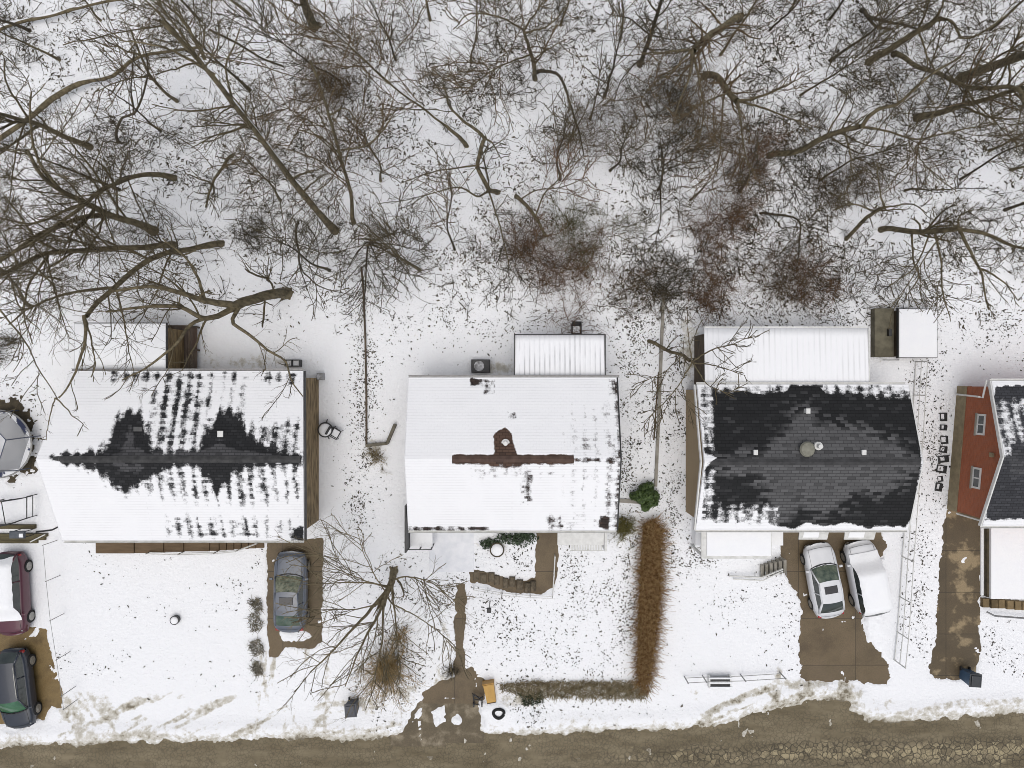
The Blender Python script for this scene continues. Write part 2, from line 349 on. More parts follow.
def roof_mat(name, dark, dry, streak=.5, brickw=.32, rowh=.145):
    m = bpy.data.materials.new(name); m.use_nodes = True; t = m.node_tree; N = t.nodes; L = t.links
    p = N['Principled BSDF']
    tc = N.new('ShaderNodeTexCoord')
    def noise(scale, st=(1, 1, 1), detail=4, ro=.55):
        mp = N.new('ShaderNodeMapping'); mp.inputs['Scale'].default_value = st; L.new(tc.outputs['Object'], mp.inputs[0])
        n = N.new('ShaderNodeTexNoise'); n.inputs['Scale'].default_value = scale; n.inputs['Detail'].default_value = detail; n.inputs['Roughness'].default_value = ro
        L.new(mp.outputs[0], n.inputs['Vector']); return n.outputs['Fac']
    def math2(op, a, b):
        x = N.new('ShaderNodeMath'); x.operation = op
        for i, q in enumerate((a, b)):
            if isinstance(q, (int, float)): x.inputs[i].default_value = q
            else: L.new(q, x.inputs[i])
        return x.outputs[0]
    def brick(c1, c2, mo, msize=.015, bw=brickw):
        b = N.new('ShaderNodeTexBrick'); b.inputs['Color1'].default_value = c1; b.inputs['Color2'].default_value = c2; b.inputs['Mortar'].default_value = mo
        b.inputs['Scale'].default_value = 1; b.inputs['Brick Width'].default_value = bw; b.inputs['Row Height'].default_value = rowh
        b.inputs['Mortar Size'].default_value = msize; b.inputs['Mortar Smooth'].default_value = .4
        L.new(tc.outputs['Object'], b.inputs['Vector']); return b
    melt = N.new('ShaderNodeAttribute'); melt.attribute_name = 'melt'
    dryA = N.new('ShaderNodeAttribute'); dryA.attribute_name = 'dry'
    bk = brick((0, 0, 0, 1), (1, 1, 1, 1), (.5, .5, .5, 1), .0)
    n1 = noise(5, detail=5, ro=.65); ns = noise(1.0, (2.3, .22, 1), 3); nf = noise(11, (1, 1.3, 1), 5, .7)
    spx = N.new('ShaderNodeSeparateXYZ'); L.new(tc.outputs['Object'], spx.inputs[0])
    wob = noise(.9, (1.6, .12, 1), 4)
    ph = math2('ADD', math2('MULTIPLY', spx.outputs['X'], 2 * math.pi / .59), math2('MULTIPLY', wob, 7.0))
    s = math2('MULTIPLY', math2('COSINE', ph, 0.0), streak * .33)
    s = math2('ADD', s, math2('MULTIPLY', math2('SUBTRACT', ns, .5), streak * 1.1))
    s = math2('ADD', s, math2('MULTIPLY', math2('SUBTRACT', noise(.7, detail=3), .5), .5))
    s = math2('ADD', s, math2('MULTIPLY', math2('SUBTRACT', n1, .5), .40))
    s = math2('ADD', s, math2('MULTIPLY', math2('SUBTRACT', bk.outputs['Fac'] if False else bk.outputs['Color'], .5), .32))
    s = math2('ADD', s, math2('MULTIPLY', math2('SUBTRACT', nf, .5), .75))
    # noise acts fully where the melt field is mid-way
    mid = math2('MULTIPLY', math2('MULTIPLY', melt.outputs['Fac'], math2('SUBTRACT', 1.0, melt.outputs['Fac'])), 4.0)
    mid = math2('POWER', mid, .4)
    mm = math2('ADD', melt.outputs['Fac'], math2('MULTIPLY', s, mid))
    th = N.new('ShaderNodeMapRange'); th.interpolation_type = 'SMOOTHSTEP'; th.inputs[1].default_value = .30; th.inputs[2].default_value = .70; L.new(mm, th.inputs[0])
    dk0 = brick((1,1,1,1), (1,1,1,1), (0,0,0,1), .03, 400.0)
    dk = brick(tuple(dark) + (1,), tuple(c * 1.5 for c in dark) + (1,), tuple(c * .5 for c in dark) + (1,))
    dr = brick(tuple(dry) + (1,), tuple(c * 1.45 for c in dry) + (1,), tuple(c * .55 for c in dry) + (1,))
    dd = math2('ADD', dryA.outputs['Fac'], math2('MULTIPLY', math2('SUBTRACT', bk.outputs['Color'], .5), .8))
    dth = N.new('ShaderNodeMapRange'); dth.inputs[1].default_value = .28; dth.inputs[2].default_value = .78; L.new(dd, dth.inputs[0])
    mx = N.new('ShaderNodeMix'); mx.data_type = 'RGBA'; L.new(dth.outputs[0], mx.inputs[0]); L.new(dk.outputs[0], mx.inputs[6]); L.new(dr.outputs[0], mx.inputs[7])
    sn = N.new('ShaderNodeMix'); sn.data_type = 'RGBA'; L.new(th.outputs[0], sn.inputs[0]); sn.inputs[6].default_value = (.88, .885, .90, 1); L.new(mx.outputs[2], sn.inputs[7])
    # thin snow lets the shingle courses show faintly
    row = N.new('ShaderNodeMapRange'); row.inputs[1].default_value = .42; row.inputs[2].default_value = .7; row.inputs[4].default_value = .20; L.new(noise(.55, detail=4), row.inputs[0])
    rw = math2('MULTIPLY', row.outputs[0], dk0.outputs['Fac'])
    sm = N.new('ShaderNodeMix'); sm.data_type = 'RGBA'; L.new(rw, sm.inputs[0]); sm.inputs[6].default_value = (.88, .885, .90, 1); sm.inputs[7].default_value = (.45, .45, .46, 1)
    L.new(sm.outputs[2], sn.inputs[6])
    L.new(sn.outputs[2], p.inputs['Base Color'])
    p.inputs['Roughness'].default_value = .8; p.inputs['Specular IOR Level'].default_value = .25
    hgt = math2('ADD', math2('MULTIPLY', math2('SUBTRACT', 1.0, th.outputs[0]), 1.0), math2('MULTIPLY', nf, .25))
    hgt = math2('ADD', hgt, math2('MULTIPLY', dk.outputs['Fac'], -.5))
    b = N.new('ShaderNodeBump'); b.inputs['Strength'].default_value = .5; b.inputs['Distance'].default_value = .03
    L.new(hgt, b.inputs['Height']); L.new(b.outputs[0], p.inputs['Normal'])
    return m
M_roofb = roof_mat('black_shingle', (.016, .0165, .018), (.055, .055, .058))
M_roofbr = roof_mat('brown_shingle', (.030, .022, .019), (.072, .044, .032), .35)
M_roof3 = roof_mat('charcoal_shingle', (.014, .0145, .0155), (.078, .078, .080), .35, .42, .17)
M_roof4 = roof_mat('slate_shingle', (.035, .036, .041), (.055, .056, .06), .4)

# ------------------------------------------------------------------ ground
DRIVE = {   # bare patches, as outlines measured on the ground (photo pixels at ground level)
 'road': ([(-160,749),(0,747),(60,746),(120,743),(180,742),(230,741),(270,739),(310,739),(350,741),(400,738),(440,735),(480,734),(530,735),(570,733),(620,732),(665,731),(700,728),(725,725),(745,717),(770,711),(800,704),(835,699),(848,703),(845,712),(870,722),(900,723),(940,721),(980,716),(1024,713),(1200,708),(1200,1000),(-160,1000)], .17),
 'apron': ([(427,697),(478,697),(478,736),(395,742),(406,727),(416,710)], .14),
 'driveway_gold': ([(-60,622),(10,631),(36,627),(45,630),(48,650),(56,672),(62,695),(60,706),(51,704),(44,718),(20,724),(-60,720)], .14),
 'driveway_sedan': ([(268,539),(322,539),(322,560),(320,600),(322,640),(314,647),(284,645),(277,656),(270,656),(269,600)], .10),
 'front_path': ([(458,585),(465,584),(465,620),(463,640),(463,675),(455,676),(456,640),(456,610)], .10),
 'entry_mud': ([(424,694),(440,682),(455,677),(462,673),(472,668),(476,673),(486,682),(484,699),(426,698)], .10),
 'driveway_cars': ([(783,528),(880,528),(884,545),(879,560),(884,580),(876,600),(864,612),(862,622),(868,642),(880,652),(887,665),(885,683),(863,683),(850,678),(838,680),(803,677),(800,650),(803,612),(799,592),(789,580),(783,560)], .16),
 'driveway_patchy': ([(947,510),(983,516),(981,560),(977,600),(978,640),(975,676),(935,678),(931,672),(936,640),(940,600),(942,560)], .14),
 'stair_path': ([(538,531),(556,531),(556,575),(552,586),(541,591),(520,592),(500,588),(485,583),(472,581),(471,571),(490,574),(505,578),(522,582),(536,579)], .09),
 'soil_left': ([(-60,400),(0,395),(20,405),(34,425),(36,450),(30,470),(10,475),(-60,475)], .5),
}
PATCH_M = {'road': M_road, 'apron': M_apron, 'driveway_gold': M_mudg, 'driveway_sedan': M_mud, 'front_path': M_mud, 'entry_mud': M_mud,
           'driveway_cars': M_mud, 'driveway_patchy': M_patchy, 'stair_path': M_mud, 'soil_left': M_soil}
PNAME = {'apron': 'road_apron', 'driveway_gold': 'driveway', 'driveway_sedan': 'driveway', 'front_path': 'path', 'entry_mud': 'path', 'driveway_cars': 'driveway',
         'driveway_patchy': 'driveway', 'stair_path': 'path', 'soil_left': 'soil'}
ZP = {k: .004 + .004 * i for i, k in enumerate(['soil_left', 'road', 'apron', 'entry_mud', 'front_path', 'driveway_gold', 'driveway_sedan', 'driveway_cars', 'driveway_patchy', 'stair_path'])}
def wpoly(poly, h=0): return [P(x, y, h)[:2] for x, y in poly]

STEP = .085
gx = np.arange(-33, 33.01, STEP); gy = np.arange(-25.5, 26.5, STEP)
GX, GY = np.meshgrid(gx, gy, indexing='ij')
D = np.full(GX.shape, 5.0); Droad = None
for k, (poly, amp) in DRIVE.items():
    wp = wpoly(poly)
    x0, y0 = np.min(wp, 0) - 6; x1, y1 = np.max(wp, 0) + 6
    if k == 'road': sel = GY < -8
    else: sel = (GX > x0) & (GX < x1) & (GY > y0) & (GY < y1)
    d = sdf(wp, GX[sel], GY[sel]); amp *= 1.7
    if k == 'road': Droad = np.full(GX.shape, 30.); Droad[sel] = d
    nz = (fbm(GX[sel] * 1.6, GY[sel] * 1.6, 3, 5) - .5) * 2 * amp + (fbm(GX[sel] * 6, GY[sel] * 6, 9, 3) - .5) * amp * .8
    if k == 'soil_left': nz = nz + (fbm(GX[sel] * 2.5, GY[sel] * 2.5, 31, 4) - .42) * 1.6
    D[sel] = np.minimum(D[sel], d + nz)
HOLES = [[(279,631),(300,629),(313,632),(313,641),(282,642)], [(862,596),(874,600),(872,640),(866,644),(860,620)], [(430,712),(444,705),(446,722),(436,728)], [(413,716),(424,706),(420,716),(410,726)], [(452,716),(460,710),(462,722),(452,730)],
         [(840,672),(843,665),(846,676),(846,682)], [(960,560),(966,556),(966,564),(961,565)], [(36,628),(41,630),(36,638),(24,640)]]
for q in HOLES:
    wp = wpoly(q); x0, y0 = np.min(wp, 0) - 2; x1, y1 = np.max(wp, 0) + 2
    sel = (GX > x0) & (GX < x1) & (GY > y0) & (GY < y1)
    D[sel] = np.maximum(D[sel], -sdf(wp, GX[sel], GY[sel]) + (fbm(GX[sel] * 3, GY[sel] * 3, 33, 4) - .5) * .5)
fl = (fbm(GX * 1.9, GY * 1.9, 35, 5) - .74) * 2.2 - .03
D = np.where(D > -1.6, np.maximum(D, fl), D)
# trodden and shovelled slots where thin snow lets the ground through
PXg, PYg = to_px(GX, GY, 0)
def around(cx, cy, rx, ry): return ((PXg - cx) / rx) ** 2 + ((PYg - cy) / ry) ** 2
thick = .075 + .02 * (fbm(GX * .5, GY * .5, 12, 3) - .5)
Z = -.04 + (thick + .04) * sstep(-.10, .22, D) + .028 * (fbm(GX * 1.1, GY * 1.1, 21, 4) - .5) * sstep(0, .3, D)
wood = sstep(330, 250, PYg + 25 * (fbm(GX * .3, GY * .3, 40) - .5))
Z += wood * .16 * (fbm(GX * .35, GY * .35, 44, 4) - .5)
# ploughed ridge along the road and beside the drive
ridge = np.exp(-((Droad - .7) / .5) ** 2) * (.08 + .14 * fbm(GX * .9, GY * .9, 50, 4)); Z += np.where(D > .1, ridge * sstep(.1, .5, D), 0)
pile = np.exp(-(around(874, 615, 14, 26)) ) * .28 * (.5 + fbm(GX * 2, GY * 2, 52)); Z += np.where(D > 0, pile * sstep(0, .3, D), 0)
pile2 = np.exp(-(around(497, 706, 18, 10))) * .30 * (.5 + fbm(GX * 2, GY * 2, 53)); Z += np.where(D > 0, pile2 * sstep(0, .3, D), 0)
# dirt in the snow
dirt = .55 * np.exp(-np.maximum(Droad, 0) / .75) * (.4 + 1.1 * fbm(GX * .5, GY * .5, 60, 4))
def streaks(poly, amt, ang, f=3.0, seed=70, soft=8):
    global dirt
    m = sstep(soft, -soft, sdf(poly, PXg, PYg))
    c, s_ = math.cos(ang), math.sin(ang)
    u = GX * c + GY * s_; v = -GX * s_ + GY * c
    n = fbm(u * .35, v * f, seed, 4)
    dirt = np.maximum(dirt, m * amt * .82 * sstep(.44, .66, n) * (.5 + fbm(GX * 5, GY * 5, seed + 40, 3)))
streaks([(60,705),(190,690),(290,700),(330,740),(60,745)], .55, math.radians(25), 2.0, 71)
streaks([(262,640),(330,640),(330,745),(255,745)], .55, math.radians(88), 2.2, 72)
streaks([(320,690),(420,680),(405,735),(300,745)], .5, math.radians(12), 2.2, 73)
streaks([(690,690),(800,680),(850,680),(900,730),(690,735)], .60, math.radians(20), 2.0, 74)
streaks([(780,660),(850,680),(860,705),(760,715)], .65, math.radians(70), 2.2, 75)
streaks([(880,690),(1024,690),(1024,720),(880,730)], .42, math.radians(2), 2.5, 76)
streaks([(60,690),(110,690),(130,745),(40,745)], .45, math.radians(-50), 2.0, 77)
streaks([(425,600),(450,600),(455,690),(420,690)], .38, math.radians(90), 2.0, 78)
streaks([(355,290),(450,285),(620,300),(900,300),(900,350),(350,380)], .14, 0, 1.2, 79, 20)
def dzone(cx, cy, rx, ry, amt, seed=80):
    global dirt
    dirt = np.maximum(dirt, amt * np.exp(-around(cx, cy, rx, ry)) * (.3 + fbm(GX * 2, GY * 2, seed)))
for a in [(180,345,14,28,.5),(250,362,70,9,.4),(498,368,30,9,.45),(690,350,16,40,.5),(375,445,12,8,.5),(500,545,40,14,.3),(520,700,20,8,.6),(800,684,40,7,.5),(885,345,16,18,.4)]: dzone(*a)
dirt += .10 * wood * sstep(.55, .8, fbm(GX * .8, GY * .8, 90, 4))
edge = np.minimum(np.minimum(GX - gx[0], gx[-1] - GX), np.minimum(GY - gy[0], gy[-1] - GY))
Z = np.where(edge < STEP, -.09, Z)
nx, ny = GX.shape
idx = np.arange(nx * ny).reshape(nx, ny)
Q = np.stack([idx[:-1, :-1], idx[1:, :-1], idx[1:, 1:], idx[:-1, 1:]], -1).reshape(-1, 4)
snow = mesh_np('snow_ground', np.stack([GX, GY, Z], -1).reshape(-1, 3), Q, M_gsnow, smooth=True)
tag(snow, kind='structure')
a = snow.data.attributes.new('dirt', 'FLOAT', 'POINT'); a.data.foreach_set('value', np.clip(dirt, 0, 1).astype(np.float32).ravel())
def snow_z(x, y):
    i = np.clip(((np.asarray(x) - gx[0]) / STEP).round().astype(int), 0, nx - 1); j = np.clip(((np.asarray(y) - gy[0]) / STEP).round().astype(int), 0, ny - 1)
    return Z[i, j]
def bare(x, y):
    i = np.clip(((np.asarray(x) - gx[0]) / STEP).round().astype(int), 0, nx - 1); j = np.clip(((np.asarray(y) - gy[0]) / STEP).round().astype(int), 0, ny - 1)
    return D[i, j]
far = mesh_np('ground', [(-400,-400,-.07),(400,-400,-.07),(400,400,-.07),(-400,400,-.07)], [(0,1,2,3)], M_snow); tag(far, kind='structure')
for k, (poly, amp) in DRIVE.items():
    wp = np.array(wpoly(poly)); grow = .45
    if k == 'road':
        V = []; n = 240
        xs = np.linspace(-45, 45, n); ys = np.linspace(-17.5, -26, 40)
        XX, YY = np.meshgrid(xs, ys, indexing='ij'); ii = np.arange(n * 40).reshape(n, 40)
        q = np.stack([ii[:-1, 1:], ii[1:, 1:], ii[1:, :-1], ii[:-1, :-1]], -1).reshape(-1, 4)
        o = mesh_np('road', np.stack([XX, YY, np.full(XX.shape, ZP[k])], -1).reshape(-1, 3), q, M_road)
        ppx, ppy = to_px(XX, YY, 0)
        band = np.exp(-((ppy - (756 - (ppx - 600) * .012)) / 13) ** 2) * sstep(420, 900, ppx) * .62 * (.25 + 1.2 * fbm(XX * .5, YY * 1.2, 160, 4)) + np.exp(-((ppy - 742) / 12) ** 2) * .0
        at = o.data.attributes.new('salt', 'FLOAT', 'POINT'); at.data.foreach_set('value', band.astype(np.float32).ravel())
    else:
        x0, y0 = wp.min(0) - grow; x1, y1 = wp.max(0) + grow
        x0 = max(x0, -33); 
        # sheet covers the outline plus a margin that stays under the snow
        gxs = np.arange(x0, x1, .2); gys = np.arange(y0, y1, .2)
        XX, YY = np.meshgrid(gxs, gys, indexing='ij'); dd = sdf(wp, XX, YY)
        ii = np.arange(XX.size).reshape(XX.shape)
        keep = (dd[:-1, :-1] < grow + (.5 if k == 'soil_left' else 0))
        q = np.stack([ii[:-1, :-1], ii[1:, :-1], ii[1:, 1:], ii[:-1, 1:]], -1)[keep]
        o = mesh_np(PNAME[k], np.stack([XX, YY, np.full(XX.shape, ZP[k])], -1).reshape(-1, 3), q, PATCH_M[k])
    tag(o, kind='structure')

# ------------------------------------------------------------------ houses
def field(px, py, shapes):
    f = np.zeros(px.shape)
    for poly, wgt, soft in shapes:
        k = sstep(soft, -soft, sdf(poly, px, py))
        f = np.maximum(f, wgt * k) if wgt > 0 else np.minimum(f, 1 + wgt * k)
    return f
def rect(x0, y0, x1, y1): return [(x0, y0), (x1, y0), (x1, y1), (x0, y1)]

def gable_roof(house, xl, xr, yt, yb, ze, zr, yr, material, melt, dry, name='roof', zt=.14):
    """xl/xr: functions of y giving the rake lines; ridge along x at y=yr. A closed slab with a finely gridded top."""
    nu = 190; vs = np.concatenate([np.linspace(0, 1, 60), np.linspace(1, 2, 60)[1:]])
    u = np.linspace(0, 1, nu)
    U, Vv = np.meshgrid(u, vs, indexing='ij')
    Y = np.where(Vv <= 1, yt + (yr - yt) * Vv, yr + (yb - yr) * (Vv - 1))
    Zz = np.where(Vv <= 1, ze + (zr - ze) * Vv, zr + (ze - zr) * (Vv - 1))
    X = xl(Y) + (xr(Y) - xl(Y)) * U
    px, py = to_px(X, Y, Zz)
    m = field(px, py, melt); d = field(px, py, dry)
    snowh = .03 * (1 - sstep(.35, .6, m))
    nv = len(vs); n = nu * nv
    ii = np.arange(n).reshape(nu, nv)
    top = np.stack([ii[:-1, 1:], ii[1:, 1:], ii[1:, :-1], ii[:-1, :-1]], -1).reshape(-1, 4)
    V = np.concatenate([np.stack([X, Y, Zz + snowh], -1).reshape(-1, 3), np.stack([X, Y, Zz - zt], -1).reshape(-1, 3)])
    # underside coarse, and rims
    bot = top[:, ::-1] + n
    rims = []
    for a in (ii[0, :], ii[-1, ::-1], ii[::-1, 0], ii[:, -1]):
        a = np.asarray(a); rims.append(np.stack([a[:-1], a[1:], a[1:] + n, a[:-1] + n], -1))
    Fq = np.concatenate([top, bot] + rims)
    o = mesh_np(name, V, Fq, material, house)
    for nm, arr in (('melt', m), ('dry', d)):
        full = np.concatenate([arr.ravel(), np.zeros(n)]).astype(np.float32)
        at = o.data.attributes.new(nm, 'FLOAT', 'POINT'); at.data.foreach_set('value', full)
    return o
def house_walls(house, x0, x1, y0, y1, ze, zr, yr, m, name='wall', sx=lambda y: 0):
    b = MB()
    pts = lambda x, f: [(x + f(y0), y0, -.1), (x + f(y1), y1, -.1), (x + f(y1), y1, ze), (x + f(yr), yr, zr), (x + f(y0), y0, ze)]
    A = pts(x0, sx); B = pts(x1, lambda y: 0)
    b.add(A + B, [(0,1,2,3,4)[::-1], (5,6,7,8,9), (0,5,9,4)[::1], (1,2,7,6), (2,3,8,7), (3,4,9,8)])
    return b.build(name, m, house)
def ridge_cap(roof, x0, x1, y, z, m, wd=.22):
    b = MB(); n = max(3, int((x1 - x0) / .3))
    for i in range(n):
        xa = x0 + (x1 - x0) * i / n; xb = xa + (x1 - x0) / n - .004
        b.add([(xa, y - wd, z - .045), (xb, y - wd, z - .04), (xb, y, z + .035), (xa, y, z + .03), (xa, y + wd, z - .045), (xb, y + wd, z - .04)], [(0,1,2,3), (3,2,5,4)])
    return b.sub('ridge_cap', m, roof)
def gutter(house, x0, x1, y, z, m, side, name='gutter'):
    b = MB(); s = side
    prof = [(0, .0), (0, -.11), (s * .11, -.11), (s * .13, 0), (s * .115, 0), (s * .10, -.095), (s * .015, -.095), (s * .015, 0)]
    vs = [(x, y + p[0], z + p[1]) for x in (x0, x1) for p in prof]
    fs = [(i, (i + 1) % 8, 8 + (i + 1) % 8, 8 + i) for i in range(8)]
    b.add(vs, fs); return b.build(name, m, house)
def ribbed_roof(house, x0, x1, y0, y1, z0, z1, m, rib=.3, name='porch_roof', thick=.06, along='y', amp=.022):
    """corrugated panel sloping from z0 at y0 to z1 at y1"""
    n = int((x1 - x0) / rib * 8); xs = np.linspace(x0, x1, n + 1)
    ph = ((xs - x0) / rib) % 1
    zz = amp * np.exp(-((ph - .5) / .13) ** 2)
    ys = np.linspace(y0, y1, 8); t = np.linspace(0, 1, 8)
    X, Y = np.meshgrid(xs, ys, indexing='ij'); Zq = z0 + (z1 - z0) * t[None, :] + zz[:, None]
    N = X.size; ii = np.arange(N).reshape(X.shape)
    top = np.stack([ii[:-1, :-1], ii[1:, :-1], ii[1:, 1:], ii[:-1, 1:]], -1).reshape(-1, 4)
    V = np.concatenate([np.stack([X, Y, Zq], -1).reshape(-1, 3), np.stack([X, Y, Zq - thick], -1).reshape(-1, 3)])
    rims = []
    for a in (ii[0, ::-1], ii[-1, :], ii[:, 0], ii[::-1, -1]):
        rims.append(np.stack([a[:-1], a[:-1] + N, a[1:] + N, a[1:]], -1))
    return mesh_np(name, V, np.concatenate([top, top[:, ::-1] + N] + rims), m, house)
def vent_box(roof, px, py, z, sx, sy, hgt, m, name='roof_vent'):
    x, y, _ = P(px, py, z + hgt); b = MB(); b.box(x - sx/2, x + sx/2, y - sy/2, y + sy/2, z - .25, z + hgt*.6, .01); b.box(x - sx*.62, x + sx*.62, y - sy*.62, y + sy*.62, z + hgt*.6 + .004, z + hgt, .02)
    return b.sub(name, m, roof)
def vent_pipe(roof, px, py, z, r, hgt, m, name='vent_pipe'):
    x, y, _ = P(px, py, z + hgt); b = MB(); b.lathe([(r*1.8, -.2), (r*1.8, 0.02), (r, .03), (r, hgt), (r*.8, hgt+.01)], (x, y, z), 16)
    return b.sub(name, m, roof, smooth=False)

def metal_mat(name, c, snowc, bare_fac, rib):
    m = bpy.data.materials.new(name); m.use_nodes = True; t = m.node_tree; N = t.nodes; L = t.links
    p = N['Principled BSDF']; p.inputs['Roughness'].default_value = .7
    tc = N.new('ShaderNodeTexCoord')
    at = N.new('ShaderNodeSeparateXYZ'); L.new(tc.outputs['Object'], at.inputs[0])
    fr = N.new('ShaderNodeMath'); fr.operation = 'PINGPONG'; fr.inputs[1].default_value = rib / 2
    L.new(at.outputs['X'], fr.inputs[0])
    n = N.new('ShaderNodeTexNoise'); n.inputs['Scale'].default_value = 1.0; n.inputs['Detail'].default_value = 5
    mp = N.new('ShaderNodeMapping'); mp.inputs['Scale'].default_value = (1.1, .5, 1); L.new(tc.outputs['Object'], mp.inputs[0]); L.new(mp.outputs[0], n.inputs['Vector'])
    mr = N.new('ShaderNodeMapRange'); mr.inputs[1].default_value = rib * .30; mr.inputs[2].default_value = rib * .5; L.new(fr.outputs[0], mr.inputs[0])
    mu = N.new('ShaderNodeMath'); mu.operation = 'MULTIPLY'
    mr2 = N.new('ShaderNodeMapRange'); mr2.inputs[1].default_value = .40; mr2.inputs[2].default_value = .72; mr2.inputs[4].default_value = bare_fac; L.new(n.outputs['Fac'], mr2.inputs[0])
    L.new(mr.outputs[0], mu.inputs[0]); L.new(mr2.outputs[0], mu.inputs[1])
    mx = N.new('ShaderNodeMix'); mx.data_type = 'RGBA'; L.new(mu.outputs[0], mx.inputs[0]); mx.inputs[6].default_value = tuple(snowc) + (1,); mx.inputs[7].default_value = tuple(c) + (1,)
    L.new(mx.outputs[2], p.inputs['Base Color'])
    return m
M_rib = metal_mat('snowy_ribbed_metal', (.22, .22, .23), (.88, .885, .90), .95, .27)
M_rib3 = metal_mat('snowy_white_metal', (.5, .5, .5), (.88, .885, .90), .55, .3)

cst = lambda v: (lambda y: np.full(np.shape(y), v) if np.shape(y) else v)
ZE, ZR = 3.3, 4.62
# ---- house with the two dark melted peaks (left)
h1 = thing('house', 'ranch house whose snowy roof has two dark melted peaks along a bare black ridge', 'house', P(182, 455, 0))
yt1, yb1 = P(0, 371, ZE)[1], P(0, 540.5, ZE)[1]; yr1 = P(0, 459.5, ZR)[1]
xl1 = lambda y: np.interp(-np.asarray(y), [-yt1, -yr1, -yb1], [-23.4, -24.35, -23.83])
xr1 = lambda y: np.interp(-np.asarray(y), [-yt1, -yr1, -yb1], [-11.06, -10.66, -11.02])
melt1 = [([(51,457),(75,453),(100,450),(109,441),(113,428),(118,417),(126,411),(133,409),(140,413),(147,421),(150,433),(153,447),(165,449),(185,448),(198,445),(204,432),(212,418),(222,409),(229,407),(238,413),(244,424),(252,434),(262,441),(280,448),(303,453),(303,463),(285,466),(262,468),(246,470),(234,477),(224,490),(216,496),(208,484),(200,472),(188,466),(172,470),(155,477),(140,486),(125,494),(113,487),(107,477),(92,469),(66,463)], 1.0, 12),
         (rect(150,385,206,452), .52, 14), (rect(238,420,304,462), .50, 12), ([(100,462),(304,462),(304,500),(260,508),(160,500),(95,480)], .42, 14), (rect(165,515,302,538), .33, 10), (rect(130,376,250,420), .26, 16), (rect(60,452,303,466), .9, 5),
         (rect(112,371,238,381), .52, 5), (rect(160,374,215,412), .46, 10), (rect(258,371,300,384), .46, 6), (rect(292,527,304,541), .9, 4), (rect(180,531,262,537), .45, 4), (rect(140,450,304,468), .7, 6)]
dry1 = [([(110,455),(122,450),(127,440),(128,425),(132,425),(134,448),(150,453),(200,451),(214,447),(220,440),(226,447),(250,452),(290,456),(290,459),(110,459)], 1.0, 2.5), (rect(55,456.5,300,461), 1, 1.5), ([(112,463),(150,463),(140,470),(128,472),(118,469)], .8, 3)]
r1 = gable_roof(h1, xl1, xr1, yt1, yb1, ZE, ZR, yr1, M_roofb, melt1, dry1)
house_walls(h1, -23.2, -11.12, yb1 + .45, yt1 - .35, ZE - .16, ZR - .16, yr1, M_brnwall)
ridge_cap(r1, P(53, 0, ZR)[0], P(300, 0, ZR)[0], yr1, ZR, mat('ridge_grey', (.03, .03, .031), (.06, .06, .06), 3, .8), .17)
gutter(h1, -23.8, -11.05, yb1, ZE - .02, M_trim, -1); gutter(h1, -23.4, -11.1, yt1, ZE - .02, M_grey, 1)
vent_box(r1, 137.5, 431, 4.05, .36, .36, .16, M_roofb and mat('dark_vent', (.06, .06, .06), (.09, .09, .09), 5, .6))
vent_box(r1, 220, 434, 4.15, .24, .26, .2, M_white)
b = MB(); b.obox((-11.0, yt1), (-10.62, yr1), .06, ZE - .3, ZE - .02); 
# bargeboards follow the right rake
b = MB()
for ya, za, yb_, zb, xa, xb in ((yt1, ZE, yr1, ZR, -11.02, -10.62), (yr1, ZR, yb1, ZE, -10.62, -10.98)):
    b.add([(xa, ya, za - .2), (xb, yb_, zb - .2), (xb, yb_, zb + .0), (xa, ya, za + .0), (xa + .05, ya, za - .2), (xb + .05, yb_, zb - .2), (xb + .05, yb_, zb), (xa + .05, ya, za)],
          [(0,1,2,3), (4,7,6,5), (3,2,6,7), (0,4,5,1)])
b.each('bargeboard', M_dark, h1)
x0, y0, _ = P(74, 322.5, 2.9); x1, y1, _ = P(167, 372, 2.9)
b = MB(); b.box(x0 + .25, x1 - .2, y1 - .3, y0 - .25, -.1, 2.78); b.build('rear_extension', M_brnwall, h1)
b = MB(); b.box(x0, x1, y1 - .25, y0, 2.79, 2.88, .02); fr = b.build('extension_roof', M_dark, h1)
b = MB(); b.box(x0 + .05, x1 - .05, y1 - .22, y0 - .05, 2.885, 2.96, .04); b.sub('roof_snow', M_snow, fr)
# rear bare-wood deck between extension and house
x0, y0, _ = P(169, 326, .5); x1, y1, _ = P(197, 374, .5)
dk = thing('wood_deck', 'small dark wooden deck tucked beside the snowy flat roof at back', 'deck', (x0, y1, 0))
b = MB()
for i in range(9):
    xx = x0 + (x1 - x0) * i / 9; b.box(xx, xx + (x1 - x0) / 9 - .015, y1, y0, .42, .48)
b.build('floor_boards', mat('red_brown_boards', (.09, .06, .045), (.17, .14, .115), 1.3, .85, .3, 12, stretch=(1.5, .6, 1)), dk)
b = MB()
for q in ((x0 + .06, y0 - .06), (x1 - .06, y0 - .06), (x1 - .06, (y0 + y1) / 2)): b.box(q[0] - .05, q[0] + .05, q[1] - .05, q[1] + .05, -.1, 1.35)
b.each('railing_post', M_woodd, dk)
b = MB(); b.box(x1 - .09, x1 - .03, y1, y0, 1.30, 1.36); b.box(x0, x1, y0 - .09, y0 - .03, 1.36, 1.42); b.each('handrail', M_woodd, dk)
